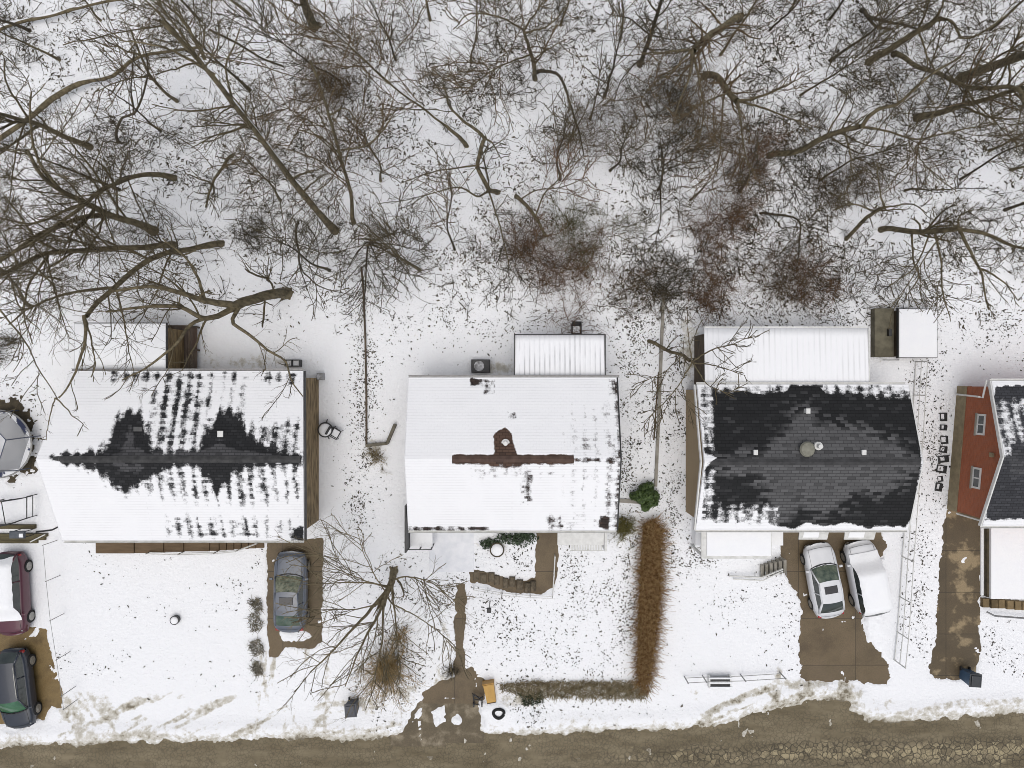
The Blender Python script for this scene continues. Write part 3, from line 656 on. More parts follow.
# front porch: brown boards, then descending steps with a white railing
x0, yy, _ = P(95.5, 553.5, .75); x1 = P(163, 0, .75)[0]
pd = thing('front_porch', 'long low brown porch with steps under the eave of the two peak roof', 'porch', (x0, yy, 0))
b = MB(); wall_y = yb1 + .45
for i in range(2):
    xa = x0 + i * (P(134, 0, .75)[0] - x0); xb = P(134, 0, .75)[0] if i == 0 else x1
    b.box(xa, xb - .02, yy, wall_y, .0, .75 - i * .06, .02)
b.build('porch_floor', M_wood, pd)
st = [164, 184.5, 210, 219, 226, 233, 240, 247, 254]
for i, s in enumerate(st):
    xa = P(s, 0, .5)[0]; xb = P((st + [262])[i + 1], 0, .5)[0]; hh = .62 - .055 * i
    b = MB(); b.box(xa, xb - .015, P(0, 552 - i * .5, hh)[1], wall_y, 0, hh, .02); b.build('step', M_wood, pd)
b = MB(); rp = [(152, 551, 146, 559), (183, 552, 174, 560), (218, 551, 210, 559), (240, 549, 233, 556), (261, 541, 255, 550)]
tops = []
for bx, by, tx, ty in rp:
    h0 = .45; p0 = P(bx, by, h0); h1_ = 1.15; p1 = (p0[0], p0[1], h1_); tops.append(p1)
    b.tube([(p0[0], p0[1], 0), p1], .03, 8)
b.each('railing_post', M_galv, pd)
b = MB()
for zz in (0, -.38): b.tube([(t[0], t[1], t[2] + zz) for t in tops], .026, 8)
b.each('handrail', M_white, pd)

# ---- middle house: white roof with brown ridge
h2 = thing('house', 'middle house with nearly all white roof and a short brown ridge strip', 'house', P(512, 455, 0))
yt2, yb2 = P(0, 377.5, ZE)[1], P(0, 530.5, ZE)[1]; yr2 = P(0, 459, ZR)[1]
melt2 = [(rect(452,454.5,574,464), 1, 1.2), ([(494,456),(495,447),(494,436),(498,430),(505,428),(512,433),(514,445),(518,456)], 1, 2), ([(485,462),(532,462),(520,467),(505,468),(490,466)], .8, 2), (rect(574,457,620,463), .62, 3),
         ([(520,470),(534,470),(534,502),(520,505)], .5, 4), (rect(521,484,531,495), .62, 3), (rect(508,412,516,420), .6, 3), (rect(470,378,483,386), .8, 3), (rect(484,380,494,394), .6, 4), (rect(560,430,618,458), .27, 9), (rect(470,462,618,480), .26, 7),
         (rect(609,380,619,396), .55, 4), (rect(604,460,619,531), .36, 6), (rect(560,400,618,531), .24, 14), (rect(599,516,608,528), .9, 3), (rect(408,526,490,531.5), .62, 2), (rect(612,380,622,532), .42, 4), (rect(545,515,572,531), .36, 5)]
r2 = gable_roof(h2, cst(-5.5), cst(5.54), yt2, yb2, ZE, ZR, yr2, M_roofbr, melt2, [(rect(448,452,576,467), 1, 2), (rect(490,424,522,468), 1, 2)])
house_walls(h2, -5.35, 5.3, yb2 + .4, yt2 - .35, ZE - .16, ZR - .16, yr2, mat('grey_siding', (.42, .41, .39), (.34, .33, .31), 2, .7, stretch=(.3, .3, 10)))
ridge_cap(r2, P(452, 0, ZR)[0], P(573, 0, ZR)[0], yr2, ZR, mat('ridge_brown', (.062, .036, .027), (.10, .062, .046), 3, .8), .17)
b = MB()
for s in (-1, 1):
    xx = 5.55 * s
    if s < 0: continue
    for ya, za, yb_, zb in ((yt2, ZE, yr2, ZR), (yr2, ZR, yb2, ZE)):
        b.add([(xx, ya, za - .2), (xx, yb_, zb - .2), (xx, yb_, zb + .01), (xx, ya, za + .01), (xx + .07*s, ya, za - .2), (xx + .07*s, yb_, zb - .2), (xx + .07*s, yb_, zb + .01), (xx + .07*s, ya, za + .01)],
              [(0,1,2,3), (4,7,6,5), (3,2,6,7), (0,4,5,1)])
b.each('bargeboard', M_black, h2)
gutter(h2, -5.5, 5.54, yb2, ZE - .02, M_trim, -1); gutter(h2, -5.5, 5.7, yt2, ZE - .02, M_grey, 1)
vent_pipe(r2, 505.5, 443.5, 4.35, .12, .22, M_white)
x0, y0, _ = P(515, 335, 2.9); x1, y1, _ = P(604.5, 379, 2.9)
pr = ribbed_roof(h2, x0, x1, y1 - .3, y0, 3.02, 2.86, M_rib, .27, 'rear_porch_roof')
b = MB(); b.box(x0 - .06, x0 - .005, y1, y0 + .04, 2.72, 3.0); b.box(x0, x1, y0 + .006, y0 + .06, 2.72, 2.9); b.box(x1 + .005, x1 + .06, y1, y0 + .04, 2.72, 2.98); b.sub('edge_trim', M_dark, pr)
b = MB()
for q in (x0 + .2, (x0 + x1) / 2, x1 - .2): b.box(q - .06, q + .06, y0 - .3, y0 - .18, -.1, 2.8)
b.each('porch_post', M_white, h2)
b = MB(); b.box(x0 + .1, x1 - .1, y1, y0 - .1, -.05, .18, .02); b.build('rear_porch_floor', M_conc, h2)
# meter on the right wall
b = MB(); q = P(621, 437, 1.5); b.box(5.3, 5.3 + .62, q[1] - .22, q[1] + .22, 1.2, 1.7, .04); b.tube([(5.45, q[1], 1.7), (5.45, q[1], 3.05)], .03); b.build('utility_meter', M_dark, h2)
# side trim entry on the left front
x0, y0, _ = P(404, 506, 2.2); x1, y1, _ = P(430, 553, 2.2)
b = MB(); b.box(x0 + .03, x0 + .12, y1, y0, -.05, 2.2); b.build('screen_wall', M_dark, h2)
b = MB(); b.box(x0 + .15, x1, y1 + .05, yb2 + .35, .9, .97, .02); en = b.build('entry_landing', M_snow, h2)
b = MB(); 
for q in (x0 + .12, (x0 + x1) / 2 + .06, x1 - .02): b.box(q - .03, q + .03, y1 + .0, y1 + .06, -.05, 1.5)
b.box(x0 + .09, x1, y1 + .01, y1 + .05, 1.5, 1.56); b.sub('railing', M_dark, en)
# lean-to canopy over the cellar door at right front
x0, y0, _ = P(557.5, 533, 1.5); x1, y1, _ = P(604, 545.5, 1.5)
b = MB(); b.add([(x0, y1, 1.42), (x1, y1, 1.42), (x1, yb2 + .4, 1.75), (x0, yb2 + .4, 1.75), (x0, y1, 1.36), (x1, y1, 1.36), (x1, yb2 + .4, 1.69), (x0, yb2 + .4, 1.69)], [(0,1,2,3), (4,7,6,5), (0,4,5,1), (1,5,6,2), (3,2,6,7), (0,3,7,4)])
cn = b.build('canopy', M_white, h2)
b = MB()
for i in range(20):
    xx = x0 + .75 + (x1 - x0 - .8) * i / 20; b.box(xx, xx + .055, y1 - .31, y1 - .01, 1.30, 1.335)
b.box(x0 + .7, x1, y1 - .34, y1 - .31, 1.29, 1.35); b.sub('canopy_slats', M_trim, cn)
b = MB(); b.box(x1 + .02, x1 + .16, y1 - .3, yb2 + .4, -.05, 1.6); b.each('side_panel', M_white, h2)

# ---- house with the bare dark roof
h3 = thing('house', 'house with tan side wall and mostly bare charcoal roof edged in snow', 'house', P(805, 455, 0))
yt3, yb3 = P(0, 384.5, ZE)[1], P(0, 530, ZE)[1]; yr3 = P(0, 462, ZR)[1]
melt3 = [([(704,388),(745,390),(760,394),(788,390),(790,385),(820,385),(826,393),(858,393),(862,385),(880,385),(896,388),(912,392),(920,440),(922,462),(912,520),(905,527),(880,525),(868,528),(850,523),(825,526),(806,523),(795,529),(775,526),(760,518),(745,522),(725,515),(706,505),(704,470),(716,458),(704,452)], 1, 3),
         (rect(700,385,790,398), .5, 5), (rect(820,384,905,402), .52, 5), (rect(701,398,716,456), .5, 6), (rect(701,465,722,520), .55, 7), (rect(715,500,770,524), .45, 6), (rect(696,386,714,452), -.55, 8), (rect(694,470,716,528), -.58, 9), (rect(860,380,912,398), -.52, 7), (rect(700,380,790,392), -.5, 6), (rect(700,505,780,530), -.5, 9)]
dry3 = [([(706,461),(730,455),(760,452),(782,436),(794,418),(798,406),(806,402),(812,412),(822,422),(845,424),(870,430),(895,440),(918,455),(918,470),(905,480),(890,492),(870,494),(850,500),(838,512),(820,516),(800,508),(785,524),(768,520),(765,490),(755,478),(735,474),(716,466)], 1.0, 15)]
xl3 = lambda y: np.interp(-np.asarray(y), [-yt3, -yr3, -yb3], [9.80, 9.84, 9.72]); xr3 = lambda y: np.interp(-np.asarray(y), [-yt3, -yr3, -yb3], [21.0, 21.02, 20.98])
r3 = gable_roof(h3, xl3, xr3, yt3, yb3, ZE, ZR, yr3, M_roof3, melt3, dry3)
house_walls(h3, 10.0, 20.8, yb3 + .4, yt3 - .3, ZE - .16, ZR - .16, yr3, M_tanwall)
b = MB()
for xx, s in ((9.72, -1), (21.0, 1)):
    for ya, za, yb_, zb in ((yt3, ZE, yr3, ZR), (yr3, ZR, yb3, ZE)):
        b.add([(xx, ya, za - .2), (xx, yb_, zb - .2), (xx, yb_, zb + .01), (xx, ya, za + .01), (xx + .07*s, ya, za - .2), (xx + .07*s, yb_, zb - .2), (xx + .07*s, yb_, zb + .01), (xx + .07*s, ya, za + .01)],
              [(0,1,2,3), (4,7,6,5), (3,2,6,7), (0,4,5,1)])
b.each('bargeboard', M_white, h3)
ridge_cap(r3, 10.0, 20.9, yr3, ZR, mat('ridge_charcoal', (.03, .03, .031), (.055, .055, .057), 3, .8), .17)
gutter(h3, 9.75, 21.0, yb3, ZE - .02, M_white, -1); gutter(h3, 9.8, 20.9, yt3, ZE - .02, M_white, 1)
vent_box(r3, 808.5, 411, 3.9, .18, .22, .2, M_white)
vent_box(r3, 756, 452.5, 4.48, .18, .22, .16, M_white); vent_box(r3, 864.5, 452.5, 4.48, .18, .22, .16, M_white)
x, y, _ = P(808.5, 449.5, 4.75); b = MB(); b.lathe([(.2, -.5), (.2, .05), (.36, .08), (.40, .16), (.33, .26), (.15, .31), (.02, .32)], (x, y, 4.45), 20); b.sub('round_vent', mat('vent_olive', (.17, .165, .13), (.24, .235, .19), 5, .7), r3)
vent_pipe(r3, 821, 446.5, 4.45, .12, .3, M_white)
x0, y0, _ = P(704.5, 328, 3.0); x1, y1, _ = P(868, 385, 3.0)
rp3 = ribbed_roof(h3, x0, x1, y1 - .2, y0, 3.12, 2.96, M_rib3, .3, 'rear_extension_roof')
b = MB(); b.box(x0 + .2, x1 - .2, y1, y0 - .25, -.1, 2.85); b.build('rear_extension', M_woodd, h3)  # dark wall colour stands in for the shade on this side
b = MB(); b.box(x0, x1, y0 + .005, y0 + .09, 2.78, 2.96); b.box(x1 + .005, x1 + .07, y1, y0, 2.78, 3.05); b.sub('edge_trim', M_trim, rp3)
# front porch roof
x0, y0, _ = P(701.5, 531, 2.6); x1, y1, _ = P(772, 559, 2.6)
b = MB(); b.box(x0, x1, y1, yb3 + .4, 2.42, 2.55, .02); fp = b.build('front_porch_roof', M_trim, h3)
b = MB(); b.box(x0 + .28, x1 - .05, y1 + .17, yb3 + .35, 2.555, 2.63, .03); b.sub('roof_snow', M_snow, fp)
b = MB()
for q in (x0 + .1, (x0 + x1) / 2, x1 - .2): b.box(q - .06, q + .06, y1 + .1, y1 + .22, -.05, 2.42)
b.each('porch_post', M_white, h3)
b = MB(); b.box(x0 + .1, P(783, 0, .9)[0], y1 + .35, yb3 + .45, -.05, .95, .02); b.build('porch_floor', M_snow, h3)
# steps beside it with railing
b = MB()
for i in range(7):
    xa = P(756 + i * 4.0, 0, .8)[0]; b.tube([P(755 + i * 5.2, 576, .25), P(755 + i * 5.2, 572, 1.0)], .022, 6)
b.each('railing_baluster', M_galv, h3)
b = MB(); b.tube([P(729, 576, .35), P(762, 577.5, .5), P(783, 569, 1.0)], .05, 6); b.tube([P(733, 579, .25), P(763, 580.5, .4), P(783, 571, .85)], .04, 6); b.each('handrail', M_trim, h3)
b = MB()
for i in range(6):
    xa, ya, _ = P(761 + i * 3.8, 577.5 - i * 1.5, .3); b.box(xa, xa + .17, ya - .05, ya + .7, -.05, .3 + .11 * i, .02)
b.each('porch_steps', M_conc, h3)
# canopies over the two garage doors
for xa, xb in ((799.5, 828), (845, 875)):
    a0 = P(xa, 540, 2.3); a1 = P(xb, 540, 2.3); zt = 2.62; yy = yb3 + .4
    b = MB(); b.add([(a0[0], a0[1], 2.2), (a1[0], a1[1], 2.2), (a1[0] + .05, yy, zt), (a0[0] - .05, yy, zt), (a0[0], a0[1], 2.13), (a1[0], a1[1], 2.13), (a1[0] + .05, yy, zt - .07), (a0[0] - .05, yy, zt - .07)],
                    [(0,1,2,3), (4,7,6,5), (0,4,5,1), (1,5,6,2), (3,2,6,7), (0,3,7,4)])
    cp = b.build('garage_canopy', M_trim, h3)
    b = MB(); b.add([(a0[0] + .2, a0[1] + .12, 2.245), (a0[0] + 1.05, a0[1] + .12, 2.245), (a0[0] + 1.05, yy, 2.66), (a0[0] + .3, yy, 2.66), (a0[0] + .2, a0[1] + .12, 2.2), (a0[0] + 1.05, a0[1] + .12, 2.2), (a0[0] + 1.05, yy, 2.60), (a0[0] + .3, yy, 2.60)], [(0,1,2,3), (4,7,6,5), (0,4,5,1), (1,5,6,2), (3,2,6,7), (0,3,7,4)]); b.sub('canopy_snow', M_snow, cp)
    b = MB(); b.box(a0[0] - .05, a1[0] + .05, yy - .05, yy - .004, -.05, 2.1); b.build('garage_door', M_white, h3)

# ---- red brick house at the right edge
h4 = thing('house', 'red brick house with two small windows at the right edge of the row', 'house', P(990, 455, 0))
yt4, yb4 = P(0, 381, ZE)[1], P(0, 526, ZE)[1]; yr4 = P(0, 457, ZR)[1]
sk = lambda y: np.interp(-np.asarray(y), [-yt4, -yb4], [.42, -.22])
xl4 = lambda y: 25.0 + np.interp(-np.asarray(y), [-yt4, -yr4, -yb4], [.40, .18, -.10])
melt4 = [([(996,386),(1060,384),(1060,518),(985,520),(990,490),(1001,463),(1002,452),(998,430),(994,400)], 1, 3), (rect(994,398,1030,446), -.5, 8), (rect(990,440,1012,456), -.6, 4)]
dry4 = [([(1004,452),(1060,440),(1060,480),(1010,475)], .9, 8)]
r4 = gable_roof(h4, xl4, cst(40.), yt4, yb4, ZE, ZR, yr4, M_roof4, melt4, dry4)
def brick_mat():
    m = bpy.data.materials.new('red_brick'); m.use_nodes = True; t = m.node_tree; N = t.nodes; L = t.links
    p = N['Principled BSDF']; p.inputs['Roughness'].default_value = .85
    tc = N.new('ShaderNodeTexCoord'); sp = N.new('ShaderNodeSeparateXYZ'); cb = N.new('ShaderNodeCombineXYZ')
    L.new(tc.outputs['Object'], sp.inputs[0]); ad = N.new('ShaderNodeMath'); L.new(sp.outputs['X'], ad.inputs[0]); L.new(sp.outputs['Y'], ad.inputs[1])
    L.new(ad.outputs[0], cb.inputs[0]); L.new(sp.outputs['Z'], cb.inputs[1])
    b = N.new('ShaderNodeTexBrick'); b.inputs['Scale'].default_value = 1; b.inputs['Brick Width'].default_value = .22; b.inputs['Row Height'].default_value = .075; b.inputs['Mortar Size'].default_value = .006
    b.inputs['Color1'].default_value = (.30, .080, .030, 1); b.inputs['Color2'].default_value = (.39, .112, .046, 1); b.inputs['Mortar'].default_value = (.25, .14, .10, 1)
    L.new(cb.outputs[0], b.inputs['Vector']); L.new(b.outputs[0], p.inputs['Base Color']); return m
M_brick = brick_mat()
house_walls(h4, 25.25, 39.5, yb4 + .35, yt4 - .3, ZE - .16, ZR - .16, yr4, M_brick, 'brick_wall', sk)
# tan stone foundation, 2-3 cm proud of the brick
fx = lambda y: 25.22 + float(sk(y))
b = MB(); ya, yb_ = yt4 - .28, yb4 + .33
b.add([(fx(ya), ya, -.1), (fx(yb_), yb_, -.1), (fx(yb_), yb_, .95), (fx(ya), ya, .95), (fx(ya) + .3, ya, -.1), (fx(yb_) + .3, yb_, -.1), (fx(yb_) + .3, yb_, .95), (fx(ya) + .3, ya, .95)], [(0,3,2,1), (4,5,6,7), (3,7,6,2), (0,4,7,3), (1,2,6,5)])
b.build('foundation', M_found, h4)
def wall_pt(py, h):   # point on the left gable wall seen at image row py
    y = P(0, py, h)[1]; return y, 25.25 + float(sk(y))
M_glass = mat('window_glass', (.04, .05, .055), (.07, .08, .085), 3, .12)
for pyc in (424.5, 478):
    y, xx = wall_pt(pyc, 2.4); wh = .52; b = MB(); ang = math.atan2(float(sk(yt4) - sk(yb4)), yt4 - yb4)
    def fb(y0, y1, z0, z1, t0, t1):
        b.add([(xx + (yy - y) * math.tan(ang) - t, yy, zz) for yy, zz, t in ((y0,z0,t0),(y1,z0,t0),(y1,z1,t0),(y0,z1,t0),(y0,z0,t1),(y1,z0,t1),(y1,z1,t1),(y0,z1,t1))], [(0,3,2,1),(4,5,6,7),(0,1,5,4),(1,2,6,5),(2,3,7,6),(3,0,4,7)])
    for s in (-1, 1): fb(y + s*wh - .05, y + s*wh + .05, 2.06, 2.74, .05, -.03)
    for zz in (2.11, 2.69): fb(y - wh + .052, y + wh - .052, zz - .05, zz + .05, .047, -.03)
    fb(y - .035, y + .035, 2.162, 2.638, .043, -.03)
    wf = b.build('window', M_white, h4)
    b = MB(); fb(y - wh + .03, y + wh - .03, 2.14, 2.66, .015, -.02); b.sub('pane', M_glass, wf)
    b = MB(); fb(y - wh - .1, y + wh + .1, 1.98, 2.055, .10, -.03); b.sub('sill', M_conc, wf)
b = MB()
for ya, za, yb_, zb in ((yt4, ZE, yr4, ZR), (yr4, ZR, yb4, ZE)):
    xa, xb = float(xl4(ya)) - .004, float(xl4(yb_)) - .004
    b.add([(xa, ya, za - .2), (xb, yb_, zb - .2), (xb, yb_, zb + .02), (xa, ya, za + .02), (xa - .07, ya, za - .2), (xb - .07, yb_, zb - .2), (xb - .07, yb_, zb + .02), (xa - .07, ya, za + .02)], [(0,3,2,1), (4,5,6,7), (3,7,6,2), (0,1,5,4)])
b.each('bargeboard', M_white, h4)
gutter(h4, float(xl4(yb4)), 40, yb4, ZE - .02, M_white, -1); gutter(h4, float(xl4(yt4)), 40, yt4, ZE - .02, M_white, 1)
b = MB(); t0 = (25.3, yt4 + .05, 3.1); b.tube([t0, (25.35, yt4 - .9, 2.7), (25.22, yt4 - .85, 2.6), (25.45, yt4 - .75, .3)], .05, 8); b.build('downspout', M_white, h4)
y, xx = wall_pt(455, 3.6); b = MB(); b.box(xx - .12, xx - .004, y - .12, y + .12, 3.4, 3.65, .01); b.build('gable_lamp', M_found, h4)
b = MB(); xw = 25.25 + float(sk(yb4)); b.obox((xw - .1, yb4 + .3), (xw + 1.4, yb4 + .3), .06, -.05, .0); b.tube([(xw - .05, yb4 + .25, 1.05), (xw + .02, yb4 + .22, 3.1)], .045, 8); b.each('corner_trim', M_white, h4)
# raised snowy terrace and planter in front of the brick house
tx0 = P(985, 0, .6)[0]; tr = thing('terrace', 'raised snowy terrace with brown block front edge before the red brick house', 'terrace', P(1000, 570, 0))
b = MB(); b.box(P(991, 0, .6)[0], 36, P(0, 599, .6)[1], yb4 + .34, -.05, .62, .03); b.build('snow_top', M_snow, tr)
b = MB(); b.box(P(988, 0, .5)[0] - .0, P(991, 0, .6)[0] - .004, P(0, 598, .6)[1], yb4 + .34, -.05, .45); b.build('side_wall', M_soil, tr)
b = MB(); xa = P(983, 0, .3)[0]; b.box(xa, xa + .22, P(0, 596, .3)[1], yb4 + .3, -.05, .16, .05); b.build('kerb', M_snow, tr)
for i in range(10):
    xa = P(984 + i * 8, 0, .4)[0]; hh = .34 + .05 * math.sin(i * 2.3); yy = P(0, 608 + i * .6, .4)[1]
    b = MB(); b.box(xa, xa + .36, yy, yy + .5, -.05, hh, .03); b.each('edging_block', mat('tan_block', (.10, .07, .032), (.24, .17, .085), 1.1, .85, .3, 12), tr)
b = MB(); b.tube([P(987, 612, .5), P(995, 616, .5), P(1060, 621, .5)], .05, 8); b.build('pipe_rail', M_grey, tr)

# ------------------------------------------------------------------ shed
x0, y0, _ = P(873.5, 308.5, .85); x1, y1, _ = P(938.5, 358, .85); xm = P(897, 0, .85)[0]
sh = thing('shed', 'low snow roofed garden shed with a bare brown platform on its left side', 'shed', P(905, 333, 0))
b = MB(); b.box(xm + .02, x1 - .1, y1 + .1, y0 - .1, -.1, .72); b.build('wall', M_woodd, sh)
xa0, ya0, _ = P(873.5, 308.5, .4); xa1, ya1, _ = P(898, 357, .4)
b = MB(); b.box(xa0, xm + .01, ya1, ya0, -.05, .55, .02)
b.build('side_platform', mat('mossy_felt', (.16, .145, .10), (.09, .08, .055), 2.2, .9, .3, 12), sh)
b = MB(); b.add([(xm, y1, 0.95), (x1, y1, 0.75), (x1, y0, 0.75), (xm, y0, 0.95), (xm, y1, 0.89), (x1, y1, 0.69), (x1, y0, 0.69), (xm, y0, 0.89)], [(0,1,2,3), (4,7,6,5), (0,4,5,1), (2,6,7,3), (1,5,6,2)])
sr = b.build('snowy_roof', M_dark, sh)
b = MB(); b.add([(xm + .06, y1 + .05, 0.98), (x1 - .05, y1 + .05, 0.79), (x1 - .05, y0 - .05, 0.79), (xm + .06, y0 - .05, 0.98), (xm + .03, y1 + .03, 0.94), (x1 - .02, y1 + .03, 0.75), (x1 - .02, y0 - .03, 0.75), (xm + .03, y0 - .03, 0.94)], [(0,1,2,3), (0,4,5,1), (2,6,7,3), (1,5,6,2), (3,7,4,0)]); b.sub('roof_snow', M_snow, sr)
b = MB(); b.box(xm - .04, xm + .04, y1 - .02, y0 + .02, .85, 1.01); b.build('ridge_board', M_dark, sh)
b = MB(); b.box(P(887.5, 0, .6)[0], P(890.5, 0, .6)[0], P(0, 336, .6)[1], P(0, 329, .6)[1], .56, .76, .01); b.build('vent_box', M_black, sh)
b = MB(); b.box(P(905, 0, 1)[0], P(922, 0, 1)[0], y1 + .02, y1 + .09, -.05, .6); b.build('door', M_woodd, sh)
b = MB(); b.tube([P(884, 360, 0), P(884, 360, 1.0)], .03); b.tube([P(899, 360, 0), P(899, 360, 1.0)], .03); b.tube([P(884, 360, 1.0), P(899, 360, 1.0)], .025); b.each('gate_frame', M_grey, sh)

# ------------------------------------------------------------------ cars
M_glassc = mat('car_glass', (.02, .028, .027), (.05, .062, .055), 1.2, .08, spec=.8)
M_glassg = mat('car_glass_green', (.04, .075, .055), (.10, .135, .105), 2.0, .1, spec=.8)
M_tyre = mat('tyre', (.012, .012, .012), (.02, .02, .02), 8, .9)
M_rim = mat('alloy', (.42, .41, .38), (.3, .3, .28), 8, .4, metal=.5)
M_red = mat('tail_lens', (.42, .02, .025), (.3, .015, .02), 5, .25)
M_lens = mat('head_lens', (.55, .56, .56), (.4, .4, .4), 5, .15)
def grid_surface(rows):
    """rows: list of equal-length point lists -> MB"""
    b = MB(); n = len(rows[0]); vs = [p for r in rows for p in r]
    fs = [(i*n+j, i*n+j+1, (i+1)*n+j+1, (i+1)*n+j) for i in range(len(rows)-1) for j in range(n-1)]
    return b.add(vs, fs)
def make_car(name, label, loc, rz, L, W, H, kind, paint, glass_f, glass_r, sunroof=False, snow=None, rails=False, group='cars parked on driveways'):
    """x forward; origin on the ground under the centre"""
    t = thing(name, label, 'car', loc, rz, group)
    hw = W / 2
    if kind == 'sedan': belt, hood, tail, cab = .92, (.78, .93), (.86, .98), (.19, .03, -.23, -.385)     # windshield base, roof front, roof rear, back-window base (x/L)
    elif kind == 'wagon': belt, hood, tail, cab = .98, (.80, .98), (.80, .98), (.23, .085, -.36, -.46)
    else: belt, hood, tail, cab = 1.02, (.88, 1.04), (.85, 1.02), (.24, .10, -.37, -.47)
    ts = np.linspace(-1, 1, 33); rows = []
    for s in ts:
        x = s * L / 2
        a = abs(s)
        wf = hw * (1 - .03 * a ** 2 - .20 * max(0, (a - .62) / .38) ** 2.2)
        xx = s / 2
        if xx > cab[0]: zt = np.interp(xx, [cab[0], .44, .485, .5], [hood[1], hood[0] + .02, hood[0] - .06, hood[0] - .22])
        elif xx < cab[3]: zt = np.interp(xx, [-.5, -.488, -.45, cab[3]], [tail[0] - .22, tail[0] - .03, tail[0] + .05, tail[1]])
        else: zt = np.interp(xx, [cab[3], cab[0]], [tail[1], hood[1]])
        zb = .22 + .08 * max(0, (a - .85) / .15)
        half = [(wf*.84, zb), (wf*.955, zb + .07), (wf*.985, .42), (wf, .56), (wf*.985, zt - .20), (wf*.95, zt - .07), (wf*.88, zt - .015), (wf*.70, zt + .015), (wf*.4, zt + .035), (0, zt + .045)]
        prof = half + [(-y, z) for y, z in half[:-1][::-1]]
        bow = math.copysign(.24 * max(0, (a - .55) / .45) ** 1.5, s)
        rows.append([(x - bow * abs(y / hw) ** 2.2, y, z) for y, z in prof])
    b = grid_surface(rows); n = len(rows[0])
    b.f.append(tuple(range(n))); b.f.append(tuple((len(rows)-1)*n + j for j in range(n))[::-1])
    b.f.append((0, n-1, len(rows)*n-1, (len(rows)-1)*n))
    body = b.build('body', paint, t, world=False, smooth=True)
    # greenhouse
    zr = H; wb = hw * .86; wt = hw * (.66 if kind == 'sedan' else .72); zb = belt + .02
    xs = [c * L for c in cab]
    def ring(x, wd, z, bow=0, k=9, crown=0.0):
        return [(x + bow * (1 - (j / (k-1) * 2 - 1) ** 2), wd * (j / (k-1) * 2 - 1), z + crown * (1 - (j / (k-1) * 2 - 1) ** 2)) for j in range(k)]
    def blend(r0, r1, n, bul=0):
        return [[tuple(np.array(p) * (1 - i/n) + np.array(q) * i/n + np.array([0, 0, bul * math.sin(math.pi * i/n)])) for p, q in zip(r0, r1)] for i in range(n+1)]
    rf0 = ring(xs[0], wb * .97, zb, .16); rf1 = ring(xs[1], wt, zr - .03, .06, crown=.04)
    rr1 = ring(xs[2], wt, zr - .05, -.05, crown=.04); rr0 = ring(xs[3], wb * .93, zb + (.03 if kind == 'sedan' else .12), -.10)
    grid_surface(blend(rf0, rf1, 5, .03)).build('windshield', glass_f, t, False, True)
    grid_surface(blend(rr1, rr0, 5, .03)).build('rear_window', glass_r, t, False, True)
    rt = grid_surface(blend([(p[0]+.02, p[1]*1.03, p[2]+.008) for p in rf1], [(p[0]-.02, p[1]*1.03, p[2]+.008) for p in rr1], 8, .035)).build('roof', paint, t, False, True)
    m0 = [(xs[0], wb*.97), (xs[1], wb), (xs[2], wb), (xs[3], wb*.93)]
    for s in (1, -1):
        lower = [(x, s * y, zb - .03) for x, y in m0]; upper = [(xs[0], s*wb*.97, zb), (xs[1], s*wt, zr - .03), (xs[2], s*wt, zr - .05), (xs[3], s*wb*.93, zb + .03)]
        nlow = [tuple(np.interp(q, [0, 1, 2, 3], [c[k] for c in lower]) for k in range(3)) for q in np.linspace(0, 3, 13)]
        nup = [tuple(np.interp(q, [0, 1, 2, 3], [c[k] for c in upper]) for k in range(3)) for q in np.linspace(0, 3, 13)]
        grid_surface([nlow, nup]).build('side_window', M_glassc, t, False, False)
        b = MB()      # pillars and roof edge in body colour
        rp = .045
        b.tube([(xs[0]+.03, s*wb*.98, zb-.02), (xs[1], s*(wt+.01), zr-.035)], rp, 6); b.tube([(xs[1], s*(wt+.01), zr-.03), ((xs[1]+xs[2])/2, s*(wt+.03), zr-.005), (xs[2], s*(wt+.01), zr-.05)], rp*1.1, 6)
        b.tube([(xs[2], s*(wt+.01), zr-.05), (xs[3]-.02, s*wb*.94, zb+.03)], rp*1.5, 6)
        xb = (xs[1]*.45 + xs[2]*.55); b.tube([(xb, s*wb*1.005, zb-.03), (xb-.03, s*(wt+.03), zr-.03)], rp*.8, 6)
        b.build('pillar', paint, t, False, True)
        b = MB(); mx_ = xs[0] - .05; b.box(mx_ - .06, mx_ + .06, min(s*hw*.97, s*(hw+.16)), max(s*hw*.97, s*(hw+.16)), belt - .02, belt + .11, .03); b.build('door_mirror', paint, t, False)
        b = MB(); b.box(L/2 - .50, L/2 - .26, min(s*hw*.50, s*hw*.78), max(s*hw*.50, s*hw*.78), hood[0] - .16, hood[0] + .0, .05); b.build('headlight', M_lens, t, False)
        b = MB(); b.box(-L/2 + .17, -L/2 + .32, min(s*hw*.58, s*hw*.83), max(s*hw*.58, s*hw*.83), tail[0] - .2, tail[0] + .01, .05); b.build('taillight', M_red, t, False)
        for wx in (.30 * L, -.30 * L):
            b = MB(); rr = .33 if kind == 'sedan' else .36; cx = wx
            prof = [(rr*.62, -.1), (rr*.94, -.1), (rr, -.07), (rr, .07), (rr*.94, .105), (rr*.66, .105)]
            for r_, z_ in [(0, 0)]: pass
            k = 24; vs = []; fs = []
            for r_, z_ in prof:
                for j in range(k): a_ = 2*math.pi*j/k; vs.append((cx + r_*math.cos(a_), s*(hw - .085 + z_), rr + r_*math.sin(a_)))
            for i in range(len(prof)-1):
                for j in range(k): fs.append((i*k+j, i*k+(j+1)%k, (i+1)*k+(j+1)%k, (i+1)*k+j))
            b.add(vs, fs); wh = b.build('wheel', M_tyre, t, False, True)
            b = MB(); vs = []
